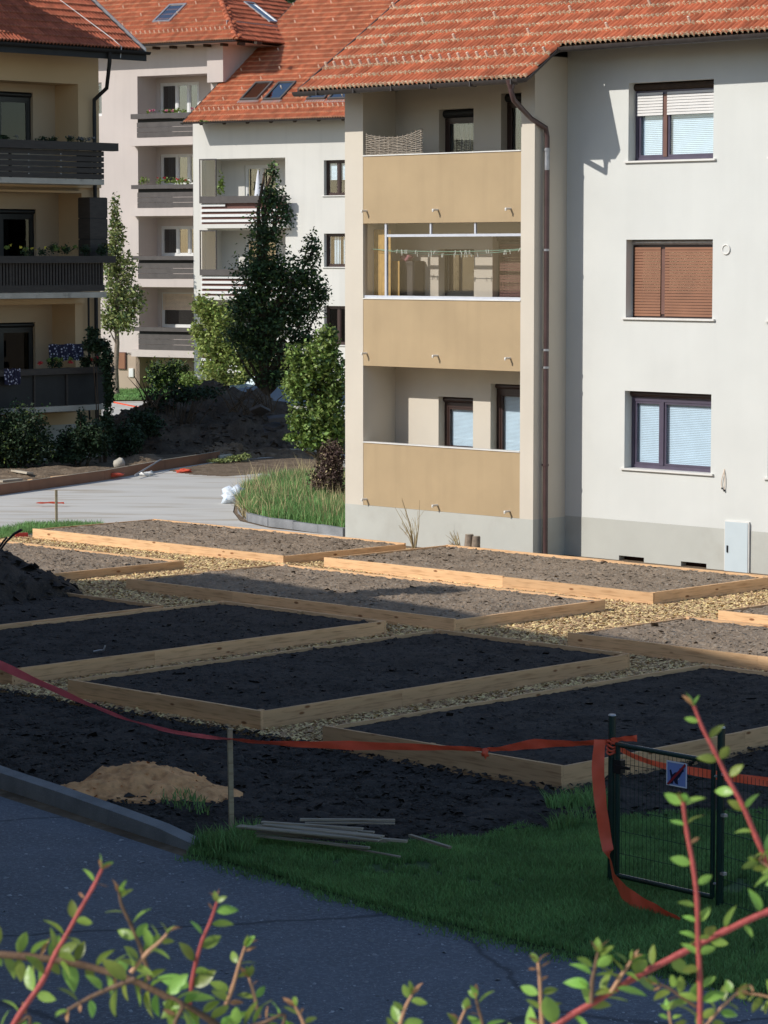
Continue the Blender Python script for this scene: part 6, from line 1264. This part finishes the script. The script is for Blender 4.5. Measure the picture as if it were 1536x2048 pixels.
scn = root('cotoneaster_shrub', AT(880, 2300, 2.4), 'three low leafy twig tips poking up at the bottom centre', 'shrub')
twig(scn, [(860, 2250), (790, 2110), (800, 2050), (812, 2012), (824, 1990)], .0026, .0013, M['stem_tip'], 2.2, sp=24, ls=(40, 56), start=.5)
twig(scn, [(890, 2250), (905, 2110), (918, 2050), (930, 2020)], .0024, .0013, M['stem_tip'], 2.25, sp=20, ls=(34, 50), start=.5)
twig(scn, [(900, 2250), (970, 2120), (965, 2050), (956, 2015), (952, 1996)], .0024, .0013, M['stem_brown'], 2.25, sp=22, ls=(38, 54), start=.5)
MB().tube([(0, 0, .06), (0, 0, -.55)], [.006, .010], 8).build('stem', M['stem_brown'], scn)
sr = root('cotoneaster_shrub', AT(1330, 2350, 2.5), 'red stemmed shrub twigs rising high over the gate at the lower right', 'shrub')
twig(sr, [(1020, 2130), (1110, 2052), (1190, 2003), (1270, 1955), (1360, 1908), (1450, 1862), (1540, 1822), (1640, 1790)], .0034, .0034, M['stem_red'], 2.15, sp=40, ls=(42, 66))
twig(sr, [(1402, 2160), (1400, 2040), (1400, 1960), (1396, 1880), (1394, 1800), (1386, 1730), (1374, 1665), (1366, 1604)], .0029, .0019, M['stem_red'], 2.05, sp=36, ls=(34, 54))
twig(sr, [(1700, 1960), (1600, 1830), (1548, 1752), (1515, 1680), (1485, 1610), (1455, 1555), (1428, 1500), (1405, 1455), (1388, 1412)], .0034, .0018, M['stem_red'], 2.2, sp=42, ls=(36, 56))
twig(sr, [(1085, 2068), (1082, 2010), (1080, 1965), (1076, 1925)], .0024, .0014, M['stem_tip'], 2.15, sp=30, ls=(38, 52))
twig(sr, [(1183, 2006), (1184, 1965), (1190, 1935), (1196, 1905)], .0024, .0014, M['stem_brown'], 2.14, sp=20, ls=(44, 58))
twig(sr, [(1222, 1985), (1240, 1955), (1254, 1935), (1262, 1922)], .0022, .0014, M['stem_tip'], 2.14, sp=18, ls=(40, 60))
twig(sr, [(1392, 2014), (1360, 1992), (1340, 1978), (1318, 1968)], .0018, .0011, M['stem_brown'], 2.06, sp=22, ls=(34, 50))
twig(sr, [(1395, 2075), (1425, 2035), (1450, 2008), (1476, 1984)], .0017, .0010, M['stem_tip'], 2.06, sp=22, ls=(28, 44))
twig(sr, [(1350, 2080), (1340, 2040), (1338, 2022)], .0015, .001, M['stem_tip'], 2.1, sp=14, ls=(24, 36))
twig(sr, [(1600, 2010), (1560, 2000), (1520, 1990), (1500, 1988)], .0015, .001, M['stem_tip'], 2.1, sp=16, ls=(34, 48))
twig(sr, [(1640, 1790), (1580, 1770), (1545, 1740), (1520, 1722)], .0018, .001, M['stem_tip'], 2.15, sp=18, ls=(36, 50))
MB().tube([Vector(AT(1402, 2160, 2.05)) - sr.location, (0, 0, -.1), (0, 0, -.55)], [.003, .007, .011], 8).tube([Vector(AT(1020, 2130, 2.15)) - sr.location, Vector(AT(1100, 2400, 2.3)) - sr.location, (0, 0, -.55)], [.0034, .006, .010], 8).tube([Vector(AT(1700, 1960, 2.2)) - sr.location, Vector(AT(1650, 2300, 2.3)) - sr.location, (.02, 0, -.55)], [.0034, .006, .010], 8).build('stem', M['stem_brown'], sr)
